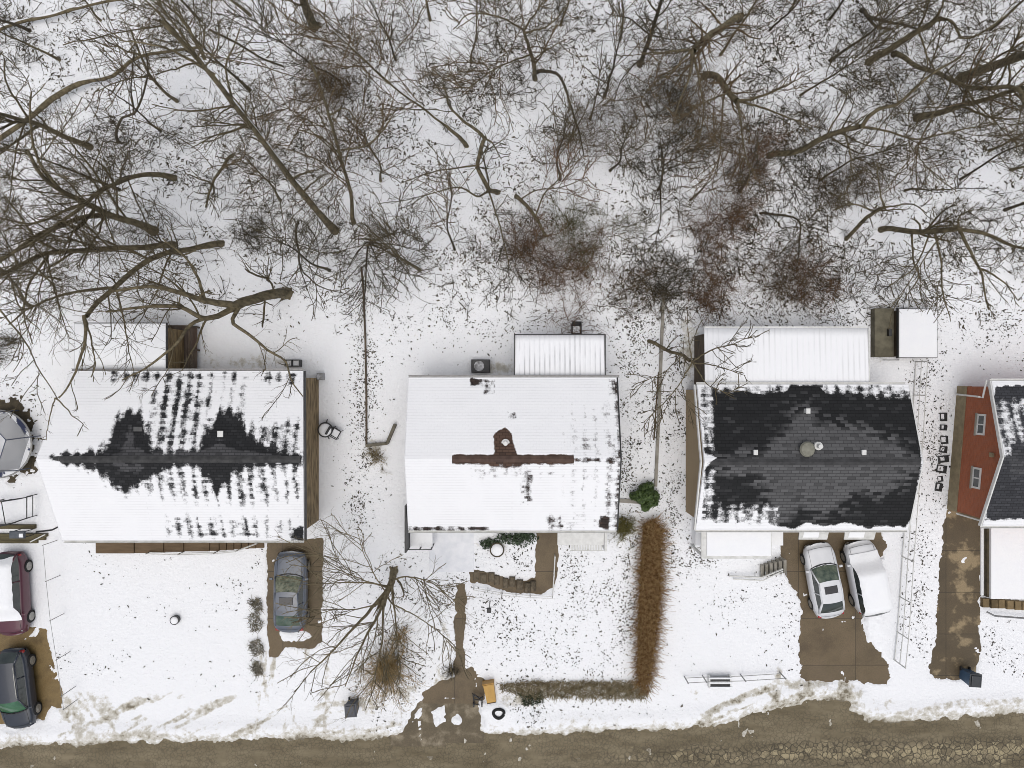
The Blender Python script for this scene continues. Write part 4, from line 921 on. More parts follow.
            for r_, z_ in ((rr*.67, .10), (rr*.55, .085), (rr*.2, .1), (rr*.12, .11)):
                for j in range(k): a_ = 2*math.pi*j/k; vs.append((cx + r_*math.cos(a_), s*(hw - .085 + z_), rr + r_*math.sin(a_)))
            fs = [(i*k+j, i*k+(j+1)%k, (i+1)*k+(j+1)%k, (i+1)*k+j) for i in range(3) for j in range(k)] + [tuple(3*k+j for j in range(k))]
            b.add(vs, fs); r_o = b.build('rim', M_rim, None, False, True); r_o.parent = wh
        if rails:
            b = MB(); b.tube([(xs[1]-.1, s*(wt-.02), zr+.0), (xs[1]-.2, s*(wt-.02), zr+.06), (xs[2]+.2, s*(wt-.02), zr+.06), (xs[2]+.1, s*(wt-.02), zr+.0)], .025, 8); b.build('roof_rail', M_rim, t, False, True)
    if sunroof:
        b = MB(); xa = xs[1] - .22; b.box(xa - .42, xa, -wt*.62, wt*.62, zr + .02, zr + .062, .015); r_o = b.build('sunroof', mat('sunroof_glass', (.008, .008, .012), (.012, .012, .018), 2, .2), None, False); r_o.parent = rt
    b = MB(); b.box(L/2 - .10, L/2 - .02, -hw*.5, hw*.5, .42, .62, .02); b.build('grille', M_black, t, False)
    b = MB(); b.tube([(xs[0] + .05 + .17 * (1 - q * q), wb * .96 * q, zb + .0 + .022 * (1 - q * q)) for q in np.linspace(-1, 1, 9)], .03, 6); b.build('cowl', M_black, t, False, True)
    b = MB(); zz_ = lambda x: float(np.interp(x / L, [cab[0], .44], [hood[1], hood[0] + .02]))
    for sg in (-1, 1): b.tube([(x, sg * hw * .74, zz_(x) + .012) for x in np.linspace(xs[0] + .1, L * .44, 6)], .008, 5)
    b.tube([(L * .44 + .05 * (1 - q * q), hw * .74 * q, zz_(L * .44) + .014 + .03 * (1 - q * q)) for q in np.linspace(-1, 1, 7)], .008, 5)
    b.each('hood_seam', M_black, t, False)
    if kind == 'sedan':
        b = MB(); b.tube([(xs[3] - .20 - .05 * (1 - q * q), hw * .72 * q, tail[1] + .012 + .03 * (1 - q * q)) for q in np.linspace(-1, 1, 7)], .008, 5); b.build('boot_seam', M_black, t, False)
    b = MB(); b.tube([(xs[0]+.22, -wb*.6, zb+.03), (xs[0]+.14, wb*.1, zb+.045)], .012, 6); b.tube([(xs[0]+.22, -wb*.0, zb+.035), (xs[0]+.12, wb*.6, zb+.045)], .012, 6); b.each('wiper', M_black, t, False)
    if snow:
        x_a, x_b, over = snow     # snow blanket over roof and glass between two x fractions
        xsn = np.linspace(x_a * L, x_b * L, 26); rows = []
        for i, x in enumerate(xsn):
            e = min(i, 25 - i); edge = min(1, e / 2.5)
            u = x / L
            if u > cab[0]: ztop = np.interp(u, [cab[0], .46, .5], [hood[1] + .05, hood[0] + .06, hood[0]-.1]); wd = hw * .90
            elif u > cab[1]: k_ = (cab[0] - u) / (cab[0] - cab[1]); ztop = zb + (zr - zb) * k_ + .07; wd = wb * (1 - k_) + (wt + .08) * k_
            elif u > cab[2]: ztop = zr + .04; wd = wt + .09
            elif u > cab[3]: k_ = (u - cab[3]) / (cab[2] - cab[3]); ztop = zb + .08 + (zr - zb - .08) * k_ + .06; wd = wb * .95 * (1 - k_) + (wt + .08) * k_
            else: ztop = np.interp(u, [-.5, -.46, cab[3]], [tail[0] - .1, tail[0] + .09, tail[1] + .1]); wd = hw * .88
            wd *= (.93 + .07 * edge) * over; wd *= 1 - .02 * math.sin(i * 1.7)
            th = .075 * edge
            rows.append([(x, wd * q, ztop + th * (1 - abs(q) ** 5) + .045 * (1 - q * q) - .03 * (abs(q) > .97) + .008 * math.sin(7 * x + 5 * q)) for q in np.linspace(-1, 1, 13)])
        b = grid_surface(rows); b.build('snow_cover', M_snow, t, False, True)
    return t
def paint(name, c, rough=.3): return mat(name, c, tuple(q * 1.08 for q in c), 2, rough, coat=.4)
def W2(px, py): x, y, _ = P(px, py, 0); return (x, y, .01)
UP = math.pi / 2
make_car('parked_car', 'grey sedan with sunroof parked on the brown strip drive', W2(294, 588.5), UP - math.radians(.5), 4.62, 1.86, 1.42, 'sedan', paint('grey_paint', (.10, .116, .148)), mat('windshield_tree_reflection', (.07, .09, .065), (.24, .25, .18), 5, .12), M_glassg, True)  # tan-green mottling of the windshield is a painted reflection of trees
make_car('parked_car', 'white sedan with black sunroof and clear windows in front of the garage', W2(819, 577.5), UP + math.radians(10), 4.3, 1.76, 1.42, 'sedan', paint('white_car_paint', (.62, .63, .65)), mat('windshield_green', (.05, .075, .06), (.17, .20, .15), 3, .12), M_glassc, True)
make_car('parked_car', 'white suv whose roof and windows lie under a blanket of snow', W2(859.5, 574), UP + math.radians(11), 4.2, 1.80, 1.62, 'suv', paint('white_car_paint', (.62, .63, .65)), M_glassg, M_glassc, snow=(-.49, .36, 1.06))
make_car('parked_car', 'burgundy suv with white snow over its roof at left edge', W2(18.5, 590), -UP + math.radians(3), 4.78, 1.86, 1.60, 'suv', paint('burgundy_paint', (.085, .018, .034)), M_glassc, M_glassc, snow=(-.46, .30, 1.05))
make_car('parked_car', 'dark blue station wagon with roof rails on golden brown mud', W2(24, 683.5), -UP + math.radians(7), 4.6, 1.8, 1.5, 'wagon', paint('navy_paint', (.020, .026, .040)), mat('green_windshield', (.03, .10, .05), (.06, .16, .09), 2, .1), M_glassc, rails=True)

# ------------------------------------------------------------------ yard things
# trampoline with net (left edge)
c = P(-2, 444, .8); tp = thing('trampoline', 'round backyard trampoline with blue rim and grey safety net', 'trampoline', (c[0], c[1], 0))
R = 1.9
b = MB(); b.tube([(c[0] + R*math.cos(a), c[1] + R*math.sin(a), .8) for a in np.linspace(0, 2*math.pi, 41)], .05, 8, False); b.build('frame', M_galv, tp)
b = MB(); k = 40
for j in range(k):
    a0, a1 = 2*math.pi*j/k, 2*math.pi*(j+1)/k
    b.add([(c[0]+r*math.cos(a), c[1]+r*math.sin(a), .83) for r, a in ((R*.84,a0),(R*1.02,a0),(R*1.02,a1),(R*.84,a1))], [(0,1,2,3)])
b.build('pad', mat('pad_snowy_blue', (.025, .035, .085), (.8, .81, .83), 1.1, .6, lo=.47, hi=.5), tp)
b = MB(); b.lathe([(R*.835, 0), (R*.3, -.05), (.05, -.07)], (c[0], c[1], .81), 40); b.build('mat', mat('mat_snow', (.52, .53, .55), (.72, .73, .75), .8, .7), tp)
b = MB(); n = 6; A = [2*math.pi*(j+.2)/n for j in range(n)]
for a in A:
    b.tube([(c[0]+R*1.03*math.cos(a), c[1]+R*1.03*math.sin(a), 0), (c[0]+R*1.03*math.cos(a), c[1]+R*1.03*math.sin(a), 1.3), (c[0]+R*.93*math.cos(a), c[1]+R*.93*math.sin(a), 2.6)], .03, 8)
b.each('net_pole', mat('pole_blue', (.05, .065, .11), (.07, .085, .13), 3, .5), tp)
b = MB(); ring = [(c[0]+R*.93*math.cos(a), c[1]+R*.93*math.sin(a), 2.6) for a in A]; b.tube(ring + ring[:1], .025, 8, False); b.build('top_ring', MATS['pole_blue'], tp)
def net_mat():
    m = bpy.data.materials.new('net_mesh'); m.use_nodes = True; t = m.node_tree; N = t.nodes; L = t.links
    p = N['Principled BSDF']; p.inputs['Base Color'].default_value = (.25, .26, .27, 1); p.inputs['Roughness'].default_value = .8; p.inputs['Alpha'].default_value = .55; return m
b = MB()
for j in range(n):
    a0, a1 = A[j], A[(j+1) % n]
    b.add([(c[0]+R*.98*math.cos(a0), c[1]+R*.98*math.sin(a0), .86), (c[0]+R*.98*math.cos(a1), c[1]+R*.98*math.sin(a1), .86), ring[(j+1) % n], ring[j]], [(0,1,2,3)])
b.build('safety_net', net_mat(), tp)

# iron railing with steps at left edge and weathered deck
rl = thing('railing', 'black metal railing frame beside the wooden deck near left edge', 'railing', P(16, 510, 0))
b = MB(); 
pts = [(-20, 500, 0), (2, 499, 0), (10, 499, 0), (29, 496, 0), (35, 494, 0), (35, 515, 0), (14, 522, 0), (8, 523, 0), (-20, 525, 0)]
gp = [P(q[0] + 3, q[1], 0) for q in pts]
for g in gp: b.tube([(g[0], g[1], 0), (g[0], g[1], .95)], .026, 8)
b.each('railing_post', M_dark, rl)
b = MB(); b.tube([(g[0], g[1], .95) for g in gp], .03, 8); b.tube([(g[0], g[1], .45) for g in gp], .025, 8)
b.tube([(gp[2][0], gp[2][1], .93), (gp[6][0], gp[6][1], .93)], .025, 8); b.tube([(gp[1][0], gp[1][1], .92), (gp[7][0], gp[7][1], .92)], .025, 8); b.each('handrail', M_dark, rl)
wd = thing('wood_deck', 'weathered olive brown deck boards between railing and burgundy car', 'deck', P(20, 537, 0))
b = MB()
for i, (ya, yb_, xe) in enumerate(((525, 529, 34), (534, 537, 46), (537.2, 540.4, 44), (540.6, 543.6, 36))):
    b.box(-33, P(xe, 0, .3)[0], P(0, yb_, .3)[1], P(0, ya, .3)[1], -.05, .30 - .02 * i, .01)
b.build('deck_boards', M_deck, wd)
gr = thing('grill', 'small dark covered grill with snow standing on the weathered deck', 'grill', P(28, 532, 0.3))
q = P(28, 532, .3)
b = MB(); b.box(q[0]-.5, q[0]+.35, q[1]-.2, q[1]+.22, .95, 1.15, .06); b.build('lid', mat('slate_cover', (.05, .06, .075), (.09, .1, .115), 4, .6), gr)
b = MB(); b.box(q[0]+.1, q[0]+.33, q[1]-.12, q[1]+.1, 1.155, 1.22, .03); b.build('snow_cap', M_snow, gr)
for dx in (-.4, .3):
    for dy in (-.15, .17): 
        b = MB(); b.tube([(q[0]+dx, q[1]+dy, .28), (q[0]+dx, q[1]+dy, .97)], .025, 6); b.build('leg', M_dark, gr)
b = MB(); b.tube([P(36, 532, .12), P(44, 531, .1), (P(52, 530, .1)), P(57, 527.5, .1), P(59, 525.5, .12)], .045, 8); tag(b.build('hose', M_black, None, loc=P(48, 530, .1)), 'black curved hose lying on snow left of the porch corner', 'hose')
b = MB(); b.tube([P(30, 542, .35), P(45, 534.5, .35)], .035, 6); tag(b.build('pole', M_white, None, loc=P(37, 538, .35)), 'white pole lying aslant over the end of the weathered deck', 'pole')

# chain link fences
def wire_fence(label, bases, hgt, rails=(1.0, .55, .1), rp=.028, m=M_galv, cat='fence', pr=.035):
    pts = [P(x, y, 0) for x, y in bases]
    f = thing('wire_fence', label, cat, pts[0])
    for p in pts:
        b = MB(); b.tube([(p[0], p[1], -.05), (p[0], p[1], hgt)], pr, 8); b.tube([(p[0], p[1], hgt), (p[0], p[1], hgt + .04)], [pr*1.4, pr*.6], 8); b.build('post', m, f)
    for r in rails:
        b = MB(); b.tube([(p[0], p[1], hgt * r) for p in pts], rp, 6); b.build('rail', m, f)
    return f
wire_fence('thin wire fence with five posts along the left front lawn', [(58,540),(61,575),(65,613),(71,651),(76,686),(78,699)], 1.35, (.97,), .013, M_galv, pr=.022)
wire_fence('long galvanised fence running down the right side of the bare dark roof house', [(914.5,362),(912.5,395),(910,440),(906,490),(901,556),(898.5,596),(896,631),(893,659)], 1.3, (1.0, .55, .12), .03, M_trim)
wire_fence('wire fence with short posts along the lower lawn edge above the road', [(684,676),(702,675),(740,674),(779,671.5)], 1.0, (.95, .3), .02, M_galv)
# dark low fence left of middle house
ff = thing('wood_fence', 'low dark wooden fence running from the woods down between the two left houses', 'fence', P(366, 360, 0))
b = MB()
fl = [(362,268),(364,290),(366,340),(367,400),(367,444)]
for p, q in zip(fl[:-1], fl[1:]): b.obox(P(*p), P(*q), .08, -.05, .26)
b.each('fence_boards', M_woodd, ff)
b = MB()
for p, q in (((367,445),(388,443)), ((388,443),(396,424))): b.obox(P(*p), P(*q), .16, -.05, .45)
b.each('corner_rail', mat('grey_plank', (.10, .09, .065), (.16, .145, .11), 4, .85), ff)
# grey low wall between middle and dark roof houses
lw = thing('low_wall', 'low grey concrete wall between the middle house and the dark roof house', 'wall', P(658, 400, 0))
b = MB(); wl = [(663,292),(661.5,330),(659.5,380),(657.5,430),(655,486)]
for p, q in zip(wl[:-1], wl[1:]): b.obox(P(*p), P(*q), .16, -.05, .24)
b.each('coping', M_conc, lw)
b = MB(); b.obox(P(658.2, 372), P(653.5, 440), .08, -.05, .09); b.build('footing', mat('rusty_soil', (.11, .065, .03), (.07, .05, .03), 3, .9), lw)
b = MB(); b.obox(P(618, 500), P(640, 501.5), .22, -.05, .2); tag(b.build('stone_kerb', M_conc, None, loc=P(630, 500, 0)), 'short grey kerb joining the middle house to the round evergreen shrub', 'kerb')
# white terrace fence in front of the middle house
wf = thing('picket_fence', 'white low railing round the snowy stair path before the middle house', 'fence', P(515, 593, 0))
wpts = [(474,588.5),(488,591),(502,593.5),(516,595),(530,596),(552,597)]
for q in wpts + [(553.5,575),(554.5,556)]:
    p = P(q[0], q[1] - 2, 0); b = MB(); b.tube([(p[0], p[1], -.05), (p[0], p[1], .72)], .025, 8); b.build('post', M_white, wf)
b = MB()
for zz in (.70, .3): b.tube([P(x, y - 2, 0)[:2] + (zz,) for x, y in wpts] + [P(553.5, 573, 0)[:2] + (zz,), P(554.5, 554, 0)[:2] + (zz,)], .02, 6)
b.build('rail', M_white, wf)
for i in range(9):    # steps of the stair path
    xa, ya, _ = P(473 + i * 7.3, 572 + i * 1.4, .3); hh = .12 + .045 * i
    ya -= .1 * math.sin(i * 2.1); xa += .05 * math.sin(i * 3.7); b = MB(); b.box(xa, xa + .33 + .04 * math.sin(i * 1.3), ya - .55, ya, -.02, hh * .8, .06); s_ = b.build('stone_step', mat('step_stone', (.06, .047, .03), (.15, .12, .08), 4, .85, .5, 14), None, loc=(xa, ya, 0)); tag(s_, 'brown stone steps stepping down the snowy terrace before the middle house', 'step', 'stone steps by the middle house')
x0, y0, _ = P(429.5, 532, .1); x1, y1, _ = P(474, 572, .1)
b = MB(); b.box(x0, x1, y1, yb2 + .42, -.05, .13, .03); wk = b.build('walkway', mat('shade_tinted_snow', (.76, .78, .82), (.86, .87, .90), 2.5, .8, .3, 9), None, loc=((x0 + x1) / 2, (y1 + yb2) / 2, 0)); tag(wk, kind='structure')  # bluish shade tint painted into the slab's snow colour
# ring planter with snow
def ring_planter(px, py, r, hgt, label, m):
    c = P(px, py, hgt); t = thing('planter', label, 'planter', (c[0], c[1], 0))
    b = MB(); b.lathe([(r*.85, -.05), (r, hgt), (r*.86, hgt), (r*.84, hgt - .08)], (c[0], c[1], 0), 24); b.build('pot', m, t)
    b = MB(); b.lathe([(r*.86, hgt - .06), (r*.8, hgt + .02), (r*.4, hgt + .06), (.02, hgt + .07)], (c[0], c[1], 0), 24); b.build('snow_cap', M_snow, t, smooth=True)
ring_planter(174.2, 620.5, .26, .35, 'small dark round planter capped with snow alone on the left lawn', M_black)
ring_planter(497, 550, .42, .35, 'large dark ring planter full of snow by the middle house front', M_soil)
# garden lamp
q = P(490, 601, 0); gl = thing('garden_lamp', 'small post lamp standing on the middle front lawn', 'lamp', q)
b = MB(); b.tube([(q[0], q[1], -.05), (q[0], q[1], 1.55)], .035, 8); b.build('post', M_grey, gl)
b = MB(); b.tube([(q[0], q[1], 1.1), (q[0] + .36, q[1], 1.12)], .02, 6); b.build('arm', M_grey, gl)
b = MB(); b.box(q[0]-.12, q[0]+.12, q[1]-.12, q[1]+.12, 1.55, 1.8, .03); b.build('lamp_head', M_dark, gl)
# bins
def wheelie(label, base, rz, sx, sy, hgt, mb, ml, name='wheelie_bin'):
    t = thing(name, label, 'bin', base, rz)
    b = MB(); k = .82; z = hgt * .9
    b.add([(-sx/2*k,-sy/2*k,.04),(sx/2*k,-sy/2*k,.04),(sx/2*k,sy/2*k,.04),(-sx/2*k,sy/2*k,.04),(-sx/2,-sy/2,z),(sx/2,-sy/2,z),(sx/2,sy/2,z),(-sx/2,sy/2,z)], [(0,3,2,1),(4,5,6,7),(0,1,5,4),(1,2,6,5),(2,3,7,6),(3,0,4,7)])
    b.build('body', mb, t, False)
    b = MB(); b.box(-sx/2-.03, sx/2+.03, -sy/2-.03, sy/2+.04, z + .004, z + .05, .012); b.box(-sx/2+.05, sx/2-.05, -sy/2+.05, sy/2-.05, z + .052, hgt, .03); b.build('lid', ml, t, False)
    b = MB(); b.tube([(-sx*.36, sy/2+.07, z-.03), (sx*.36, sy/2+.07, z-.03)], .02, 8); b.tube([(-sx*.36, sy/2-.02, z-.03), (-sx*.36, sy/2+.07, z-.03)], .018, 6); b.tube([(sx*.36, sy/2-.02, z-.03), (sx*.36, sy/2+.07, z-.03)], .018, 6); b.build('handle', ml, t, False)
    for s in (-1, 1):
        b = MB(); b.tube([(s*sx*.36, sy/2*.9, .12), (s*(sx*.36+.06), sy/2*.9, .12)], .12, 14); b.build('wheel', M_black, t, False)
    return t
wheelie('dark grey wheeled bin standing on the snow verge under the yard tree', P(354.5, 703, 0), math.radians(4), .62, .68, 1.05, mat('charcoal_plastic', (.015, .018, .026), (.03, .034, .045), 3, .5), mat('slate_plastic', (.028, .032, .045), (.05, .055, .07), 3, .45))
wheelie('blue wheeled bin with black lid at the foot of the right driveway', P(963.5, 673, 0), math.radians(-4), .62, .68, 1.15, mat('blue_plastic', (.04, .085, .15), (.055, .105, .175), 3, .4), mat('black_lid', (.018, .022, .028), (.03, .034, .04), 3, .4))
# yellow bin on its side beside a black frame
q = P(490, 692, .3); yb = thing('storage_bin', 'golden yellow plastic bin tipped over at the end of the front path', 'bin', (q[0], q[1], .04), math.radians(10)); yb.scale = (.9, .86, .9)
b = MB(); b.add([(-.30,-.62,.0),(.30,-.62,.0),(.34,.62,.0),(-.34,.62,.0),(-.28,-.60,.52),(.28,-.60,.52),(.33,.60,.60),(-.33,.60,.60)], [(0,3,2,1),(4,5,6,7),(0,1,5,4),(1,2,6,5),(2,3,7,6),(3,0,4,7)])
b.build('body', mat('yellow_plastic', (.42, .235, .045), (.50, .29, .06), 3, .5), yb, False)
b = MB(); b.box(-.37, .37, .625, .72, -.0, .64, .03); b.build('rim', mat('yellow_plastic_dark', (.34, .18, .035), (.40, .22, .045), 3, .5), yb, False)
b = MB(); b.box(-.29, .29, -.68, -.625, .05, .5, .02); b.build('lid', M_woodd, yb, False)
q = P(478, 698, 0); bf = thing('hand_cart', 'black wire hand cart lying beside the golden yellow bin', 'cart', q)
b = MB(); z = .35
for pts in ([(-.28,.42,z),(-.2,-.3,.1),(.2,-.38,.1),(.28,.2,z)], [(-.24,.3,z),(.24,.15,z)], [(-.22,.0,.2),(.25,-.05,.2)], [(-.2,.45,.5),(.1,.1,.35),(.3,.3,.5)]):
    b.tube([(q[0]+x_, q[1]+y_, z_) for x_, y_, z_ in pts], .035, 6)
b.build('frame', M_black, bf)
for s in (-1, 1):
    b = MB(); b.tube([(q[0]+s*.2, q[1]-.3, .15), (q[0]+s*.27, q[1]-.3, .15)], .15, 14); b.build('wheel', M_black, bf)
b = MB(); b.tube([(q[0]+1.2+.30*math.cos(a)*(1+.2*math.sin(a)), q[1]-.72+.26*math.sin(a), .42) for a in np.linspace(0, 2*math.pi*.97, 22)], .085, 8); tag(b.build('tyre', M_tyre, None, loc=(q[0]+1.2, q[1]-.72, .42)), 'dark worn tyre half buried in the snow pile below the yellow bin', 'tyre')
# slatted bench by the road
q = P(718, 683, .0); bn = thing('bench', 'white slatted bench with snow standing near the lower wire fence', 'bench', q)
for i in range(3):
    b = MB(); yy = q[1] + .42 - i * .26; b.box(q[0]-.65+i*.03, q[0]+.65+i*.03, yy, yy + .085, .44, .50, .01); b.build('seat_slat', M_snow, bn)
for sx in (-.6, .6):
    b = MB(); b.box(q[0]+sx-.04, q[0]+sx+.04, q[1]-.12, q[1]+.56, -.05, .435); b.build('leg', M_white, bn)
b = MB(); b.box(q[0]-.62, q[0]+.64, q[1]-.09, q[1]+.42, .36, .40); b.build('under_slats', M_black, bn)
# air conditioner and outdoor furniture behind the houses
def ac_unit(label, px, py, s=(.8, .8, .75), m=M_dark):
    q = P(px, py, s[2]); t = thing('air_conditioner', label, 'air conditioner', (q[0], q[1], 0))
    b = MB(); b.box(q[0]-s[0]/2, q[0]+s[0]/2, q[1]-s[1]/2, q[1]+s[1]/2, .0, s[2], .03); b.build('casing', m, t)
    b = MB(); r = min(s[0], s[1]) * .38; b.lathe([(r, 0), (r, .03), (r*.85, .035), (r*.2, .05), (.02, .06)], (q[0] - .08, q[1], s[2] + .003), 18); b.build('fan_grille', mat('snowy_grille', (.6, .6, .62), (.2, .2, .2), 5, .6), t)
    return t
ac_unit('dark boxed air conditioner topped with snow behind the middle house', 480.5, 366, (1.05, .75, .8))
ac_unit('small grey air conditioner at the back corner of the two peak house', 319.5, 376.5, (.34, .40, .6), M_grey)
bb = thing('storage_box', 'dark open storage box with snow behind the two peak house', 'box', P(292, 363, 0)); q = P(292, 363, .6)
b = MB()
for a in ((-.42,.42,-.2,-.16),(-.42,.42,.16,.2),(-.42,-.38,-.158,.158),(.38,.42,-.158,.158),(-.05,0,-.158,.158)): b.box(q[0]+a[0], q[0]+a[1], q[1]+a[2], q[1]+a[3], -.03, .6)
b.build('sides', M_dark, bb); b = MB(); b.box(q[0]-.376, q[0]+.376, q[1]-.15, q[1]+.15, .3, .4, .03); b.build('snow_fill', M_snow, bb)
def chair(label, px, py, rz, m, name='garden_chair'):
    q = P(px, py, 0); t = thing(name, label, 'chair', q, rz, None)
    b = MB(); b.box(-.26, .26, -.25, .25, .42, .47, .02); b.build('seat', m, t, False)
    b = MB(); b.add([(-.26,.22,.5),(.26,.22,.5),(.26,.36,1.0),(-.26,.36,1.0),(-.26,.27,.5),(.26,.27,.5),(.26,.41,1.0),(-.26,.41,1.0)], [(0,1,2,3),(4,7,6,5),(3,2,6,7),(0,4,5,1),(0,3,7,4),(1,5,6,2)]); b.build('backrest', m, t, False)
    for sx in (-.27, .27):
        b = MB(); b.tube([(sx,-.24,.0),(sx,-.24,.66),(sx,.28,.68)], .025, 6); b.build('arm', m, t, False)
        b = MB(); b.tube([(sx,.24,.0),(sx,.24,.5)], .025, 6); b.build('leg', m, t, False)
    b = MB(); b.box(-.2, .2, -.2, .18, .474, .54, .03); b.build('snow_cap', M_snow, t, False)
    return t
chair('black garden chair behind the ribbed porch roof of the middle house', 575.5, 330, 0, M_black)
chair('black garden chair facing the round patio table beside the brown side wall', 337.5, 432.5, math.radians(60), M_dark)
q = P(328.5, 429, 0); pt = thing('patio_table', 'small round patio table heaped with snow beside the brown side wall', 'table', q)
b = MB(); b.lathe([(.42, .70), (.44, .72), (.42, .74), (.02, .741)], (q[0], q[1], 0), 20); b.build('tabletop', M_dark, pt)
b = MB(); b.lathe([(.37, .745), (.33, .80), (.15, .84), (.01, .845)], (q[0], q[1], 0), 20); b.build('snow_cap', M_snow, pt, smooth=True)
for a in np.arange(0, 6.2, math.pi / 2):
    b = MB(); b.tube([(q[0]+.55*math.cos(a+.1), q[1]+.6*math.sin(a+.1), -.02), (q[0]+.2*math.cos(a), q[1]+.2*math.sin(a), .70)], .035, 6); b.build('leg', M_dark, pt)
# stepping stones beside the brick house
sp = [(943.5,417),(943,427.5),(944.5,440),(943.5,449.5),(943,459),(941.5,469),(940.5,479),(938.5,487)]
for i, (px, py) in enumerate(sp):
    q = P(px, py, .1); b = MB(); z0 = .06; wd_, dp = .40 + .06 * (i % 3), .40
    for a in ((-wd_/2, wd_/2, -dp/2, -dp/2+.09), (wd_/2-.15, wd_/2, -dp/2+.09, dp/2), (-wd_/2, -wd_/2+.04, -dp/2+.09, dp/2), (-wd_/2 + .04, wd_/2-.15, dp/2-.05, dp/2)): b.box(q[0]+a[0], q[0]+a[1], q[1]+a[2], q[1]+a[3], -.03, .15 + .01 * (i % 2), .015)
    o = b.build('concrete_block', M_black, None, loc=(q[0], q[1], 0)); tag(o, 'hollow dark block set in the snow path left of the red brick house', 'block', 'blocks beside the brick house')
    o.rotation_euler.z = .22 * math.sin(i * 3.3); o.scale = (1 + .25 * math.sin(i * 5.1), 1 + .2 * math.cos(i * 2.7), 1 + .4 * math.sin(i * 1.9))
# round stone pipe cap in the woods, seen as a pale dot
q = P(319, 40, .5); b = MB(); b.lathe([(.1, -.4), (.16, .0), (.12, .05), (.02, .06)], (q[0], q[1], .5), 14); tag(b.build('marker_post', M_snow, None, loc=(q[0], q[1], .1)), 'short snow capped marker post in the upper woods', 'post')

# ------------------------------------------------------------------ trees
def nrm(v): return v / (np.linalg.norm(v, axis=-1, keepdims=True) + 1e-9)
def tubes(pts, rad, k):
    """pts (N,n,3), rad (N,n) -> verts, quads"""
    N, n, _ = pts.shape
    t = nrm(np.gradient(pts, axis=1)); ref = np.where(np.abs(t[..., 2:3]) < .8, np.array([0, 0, 1.]), np.array([1., 0, 0]))
    ref = ref[:, :1, :].repeat(n, 1)
    u = nrm(np.cross(t, ref)); v = np.cross(t, u)
    a = np.arange(k) * 2 * math.pi / k
    V = pts[:, :, None, :] + rad[:, :, None, None] * (np.cos(a)[None, None, :, None] * u[:, :, None, :] + np.sin(a)[None, None, :, None] * v[:, :, None, :])
    i = np.arange(N * n * k).reshape(N, n, k); j = np.roll(i, -1, 2)
    Q = np.stack([i[:, :-1], j[:, :-1], j[:, 1:], i[:, 1:]], -1).reshape(-1, 4)
    return V.reshape(-1, 3), Q
def merge(parts):
    V = []; Q = []; b = 0
    for v, q in parts: V.append(v); Q.append(q + b); b += len(v)
    return np.concatenate(V), np.concatenate(Q)
def resample(pl, n, r, wig=0.0, g=None):
    pl = np.array(pl, float)
    # Catmull-Rom style smoothing through the given points
    d = np.r_[0, np.cumsum(np.linalg.norm(np.diff(pl, axis=0), axis=1))]
    s = np.linspace(0, d[-1], n)
    m = np.gradient(pl, d, axis=0) if len(pl) > 2 else np.repeat(((pl[-1] - pl[0]) / d[-1])[None], 2, 0)
    out = np.zeros((n, 3))
    for i, q in enumerate(s):
        k = min(np.searchsorted(d, q, 'right') - 1, len(pl) - 2); h = d[k+1] - d[k]; t = (q - d[k]) / h
        out[i] = (2*t**3-3*t**2+1)*pl[k] + (t**3-2*t**2+t)*h*m[k] + (-2*t**3+3*t**2)*pl[k+1] + (t**3-t**2)*h*m[k+1]
    if wig and g is not None: out[1:] += np.cumsum(g.normal(0, wig, (n - 1, 3)), 0) * .5
    return out
def spawn(g, pts, rad, per_m, ang, lf, rf, n, up=.15, droop=0.0, t0=.2, wig=.12, out=None, lmin=.25, lmax=9., rmin=.005):
    """children of a set of branches"""
    N, m, _ = pts.shape
    L = np.linalg.norm(np.diff(pts, axis=1), axis=2).sum(1)
    cnt = np.maximum(1, g.poisson(per_m * L * (1 - t0)))
    pi = np.repeat(np.arange(N), cnt); M = len(pi)
    t = t0 + (1 - t0) * g.random(M) ** .85
    f = t * (m - 1); k = np.minimum(f.astype(int), m - 2); fr = (f - k)[:, None]
    p0 = pts[pi, k] * (1 - fr) + pts[pi, k + 1] * fr; T = nrm(pts[pi, k + 1] - pts[pi, k])
    pr = rad[pi, k] * (1 - fr[:, 0]) + rad[pi, k + 1] * fr[:, 0]
    rnd = nrm(g.normal(size=(M, 3))); per = nrm(rnd - (rnd * T).sum(1, keepdims=True) * T)
    th = np.radians(ang + g.normal(0, 12, M))[:, None]
    d = nrm(np.cos(th) * T + np.sin(th) * per + np.array([0, 0, up]))
    ln = np.clip(L[pi] * lf * (.55 + .9 * g.random(M)) * (1.15 - .65 * t), lmin, lmax)
    r0 = np.maximum(np.minimum(pr * rf * (.8 + .4 * g.random(M)), pr * .85), rmin)
    out_p = np.zeros((M, n, 3)); out_p[:, 0] = p0; cur = d
    for i in range(1, n):
        cur = nrm(cur + g.normal(0, wig, (M, 3)) + np.array([0, 0, up * .35 - droop]))
        out_p[:, i] = out_p[:, i-1] + cur * (ln / (n - 1))[:, None]
    out_p[..., 2] = np.maximum(out_p[..., 2], .06)
    tt = np.linspace(0, 1, n)
    return out_p, np.maximum(r0[:, None] * (1 - .70 * tt)[None, :], .005)
NTW = [0]
def p2b_pad(p): return np.concatenate([p, p[:, -1:] + (p[:, -1:] - p[:, -2:-1]) * .3], 1)
def r2_pad(r): return np.concatenate([r, r[:, -1:]], 1)
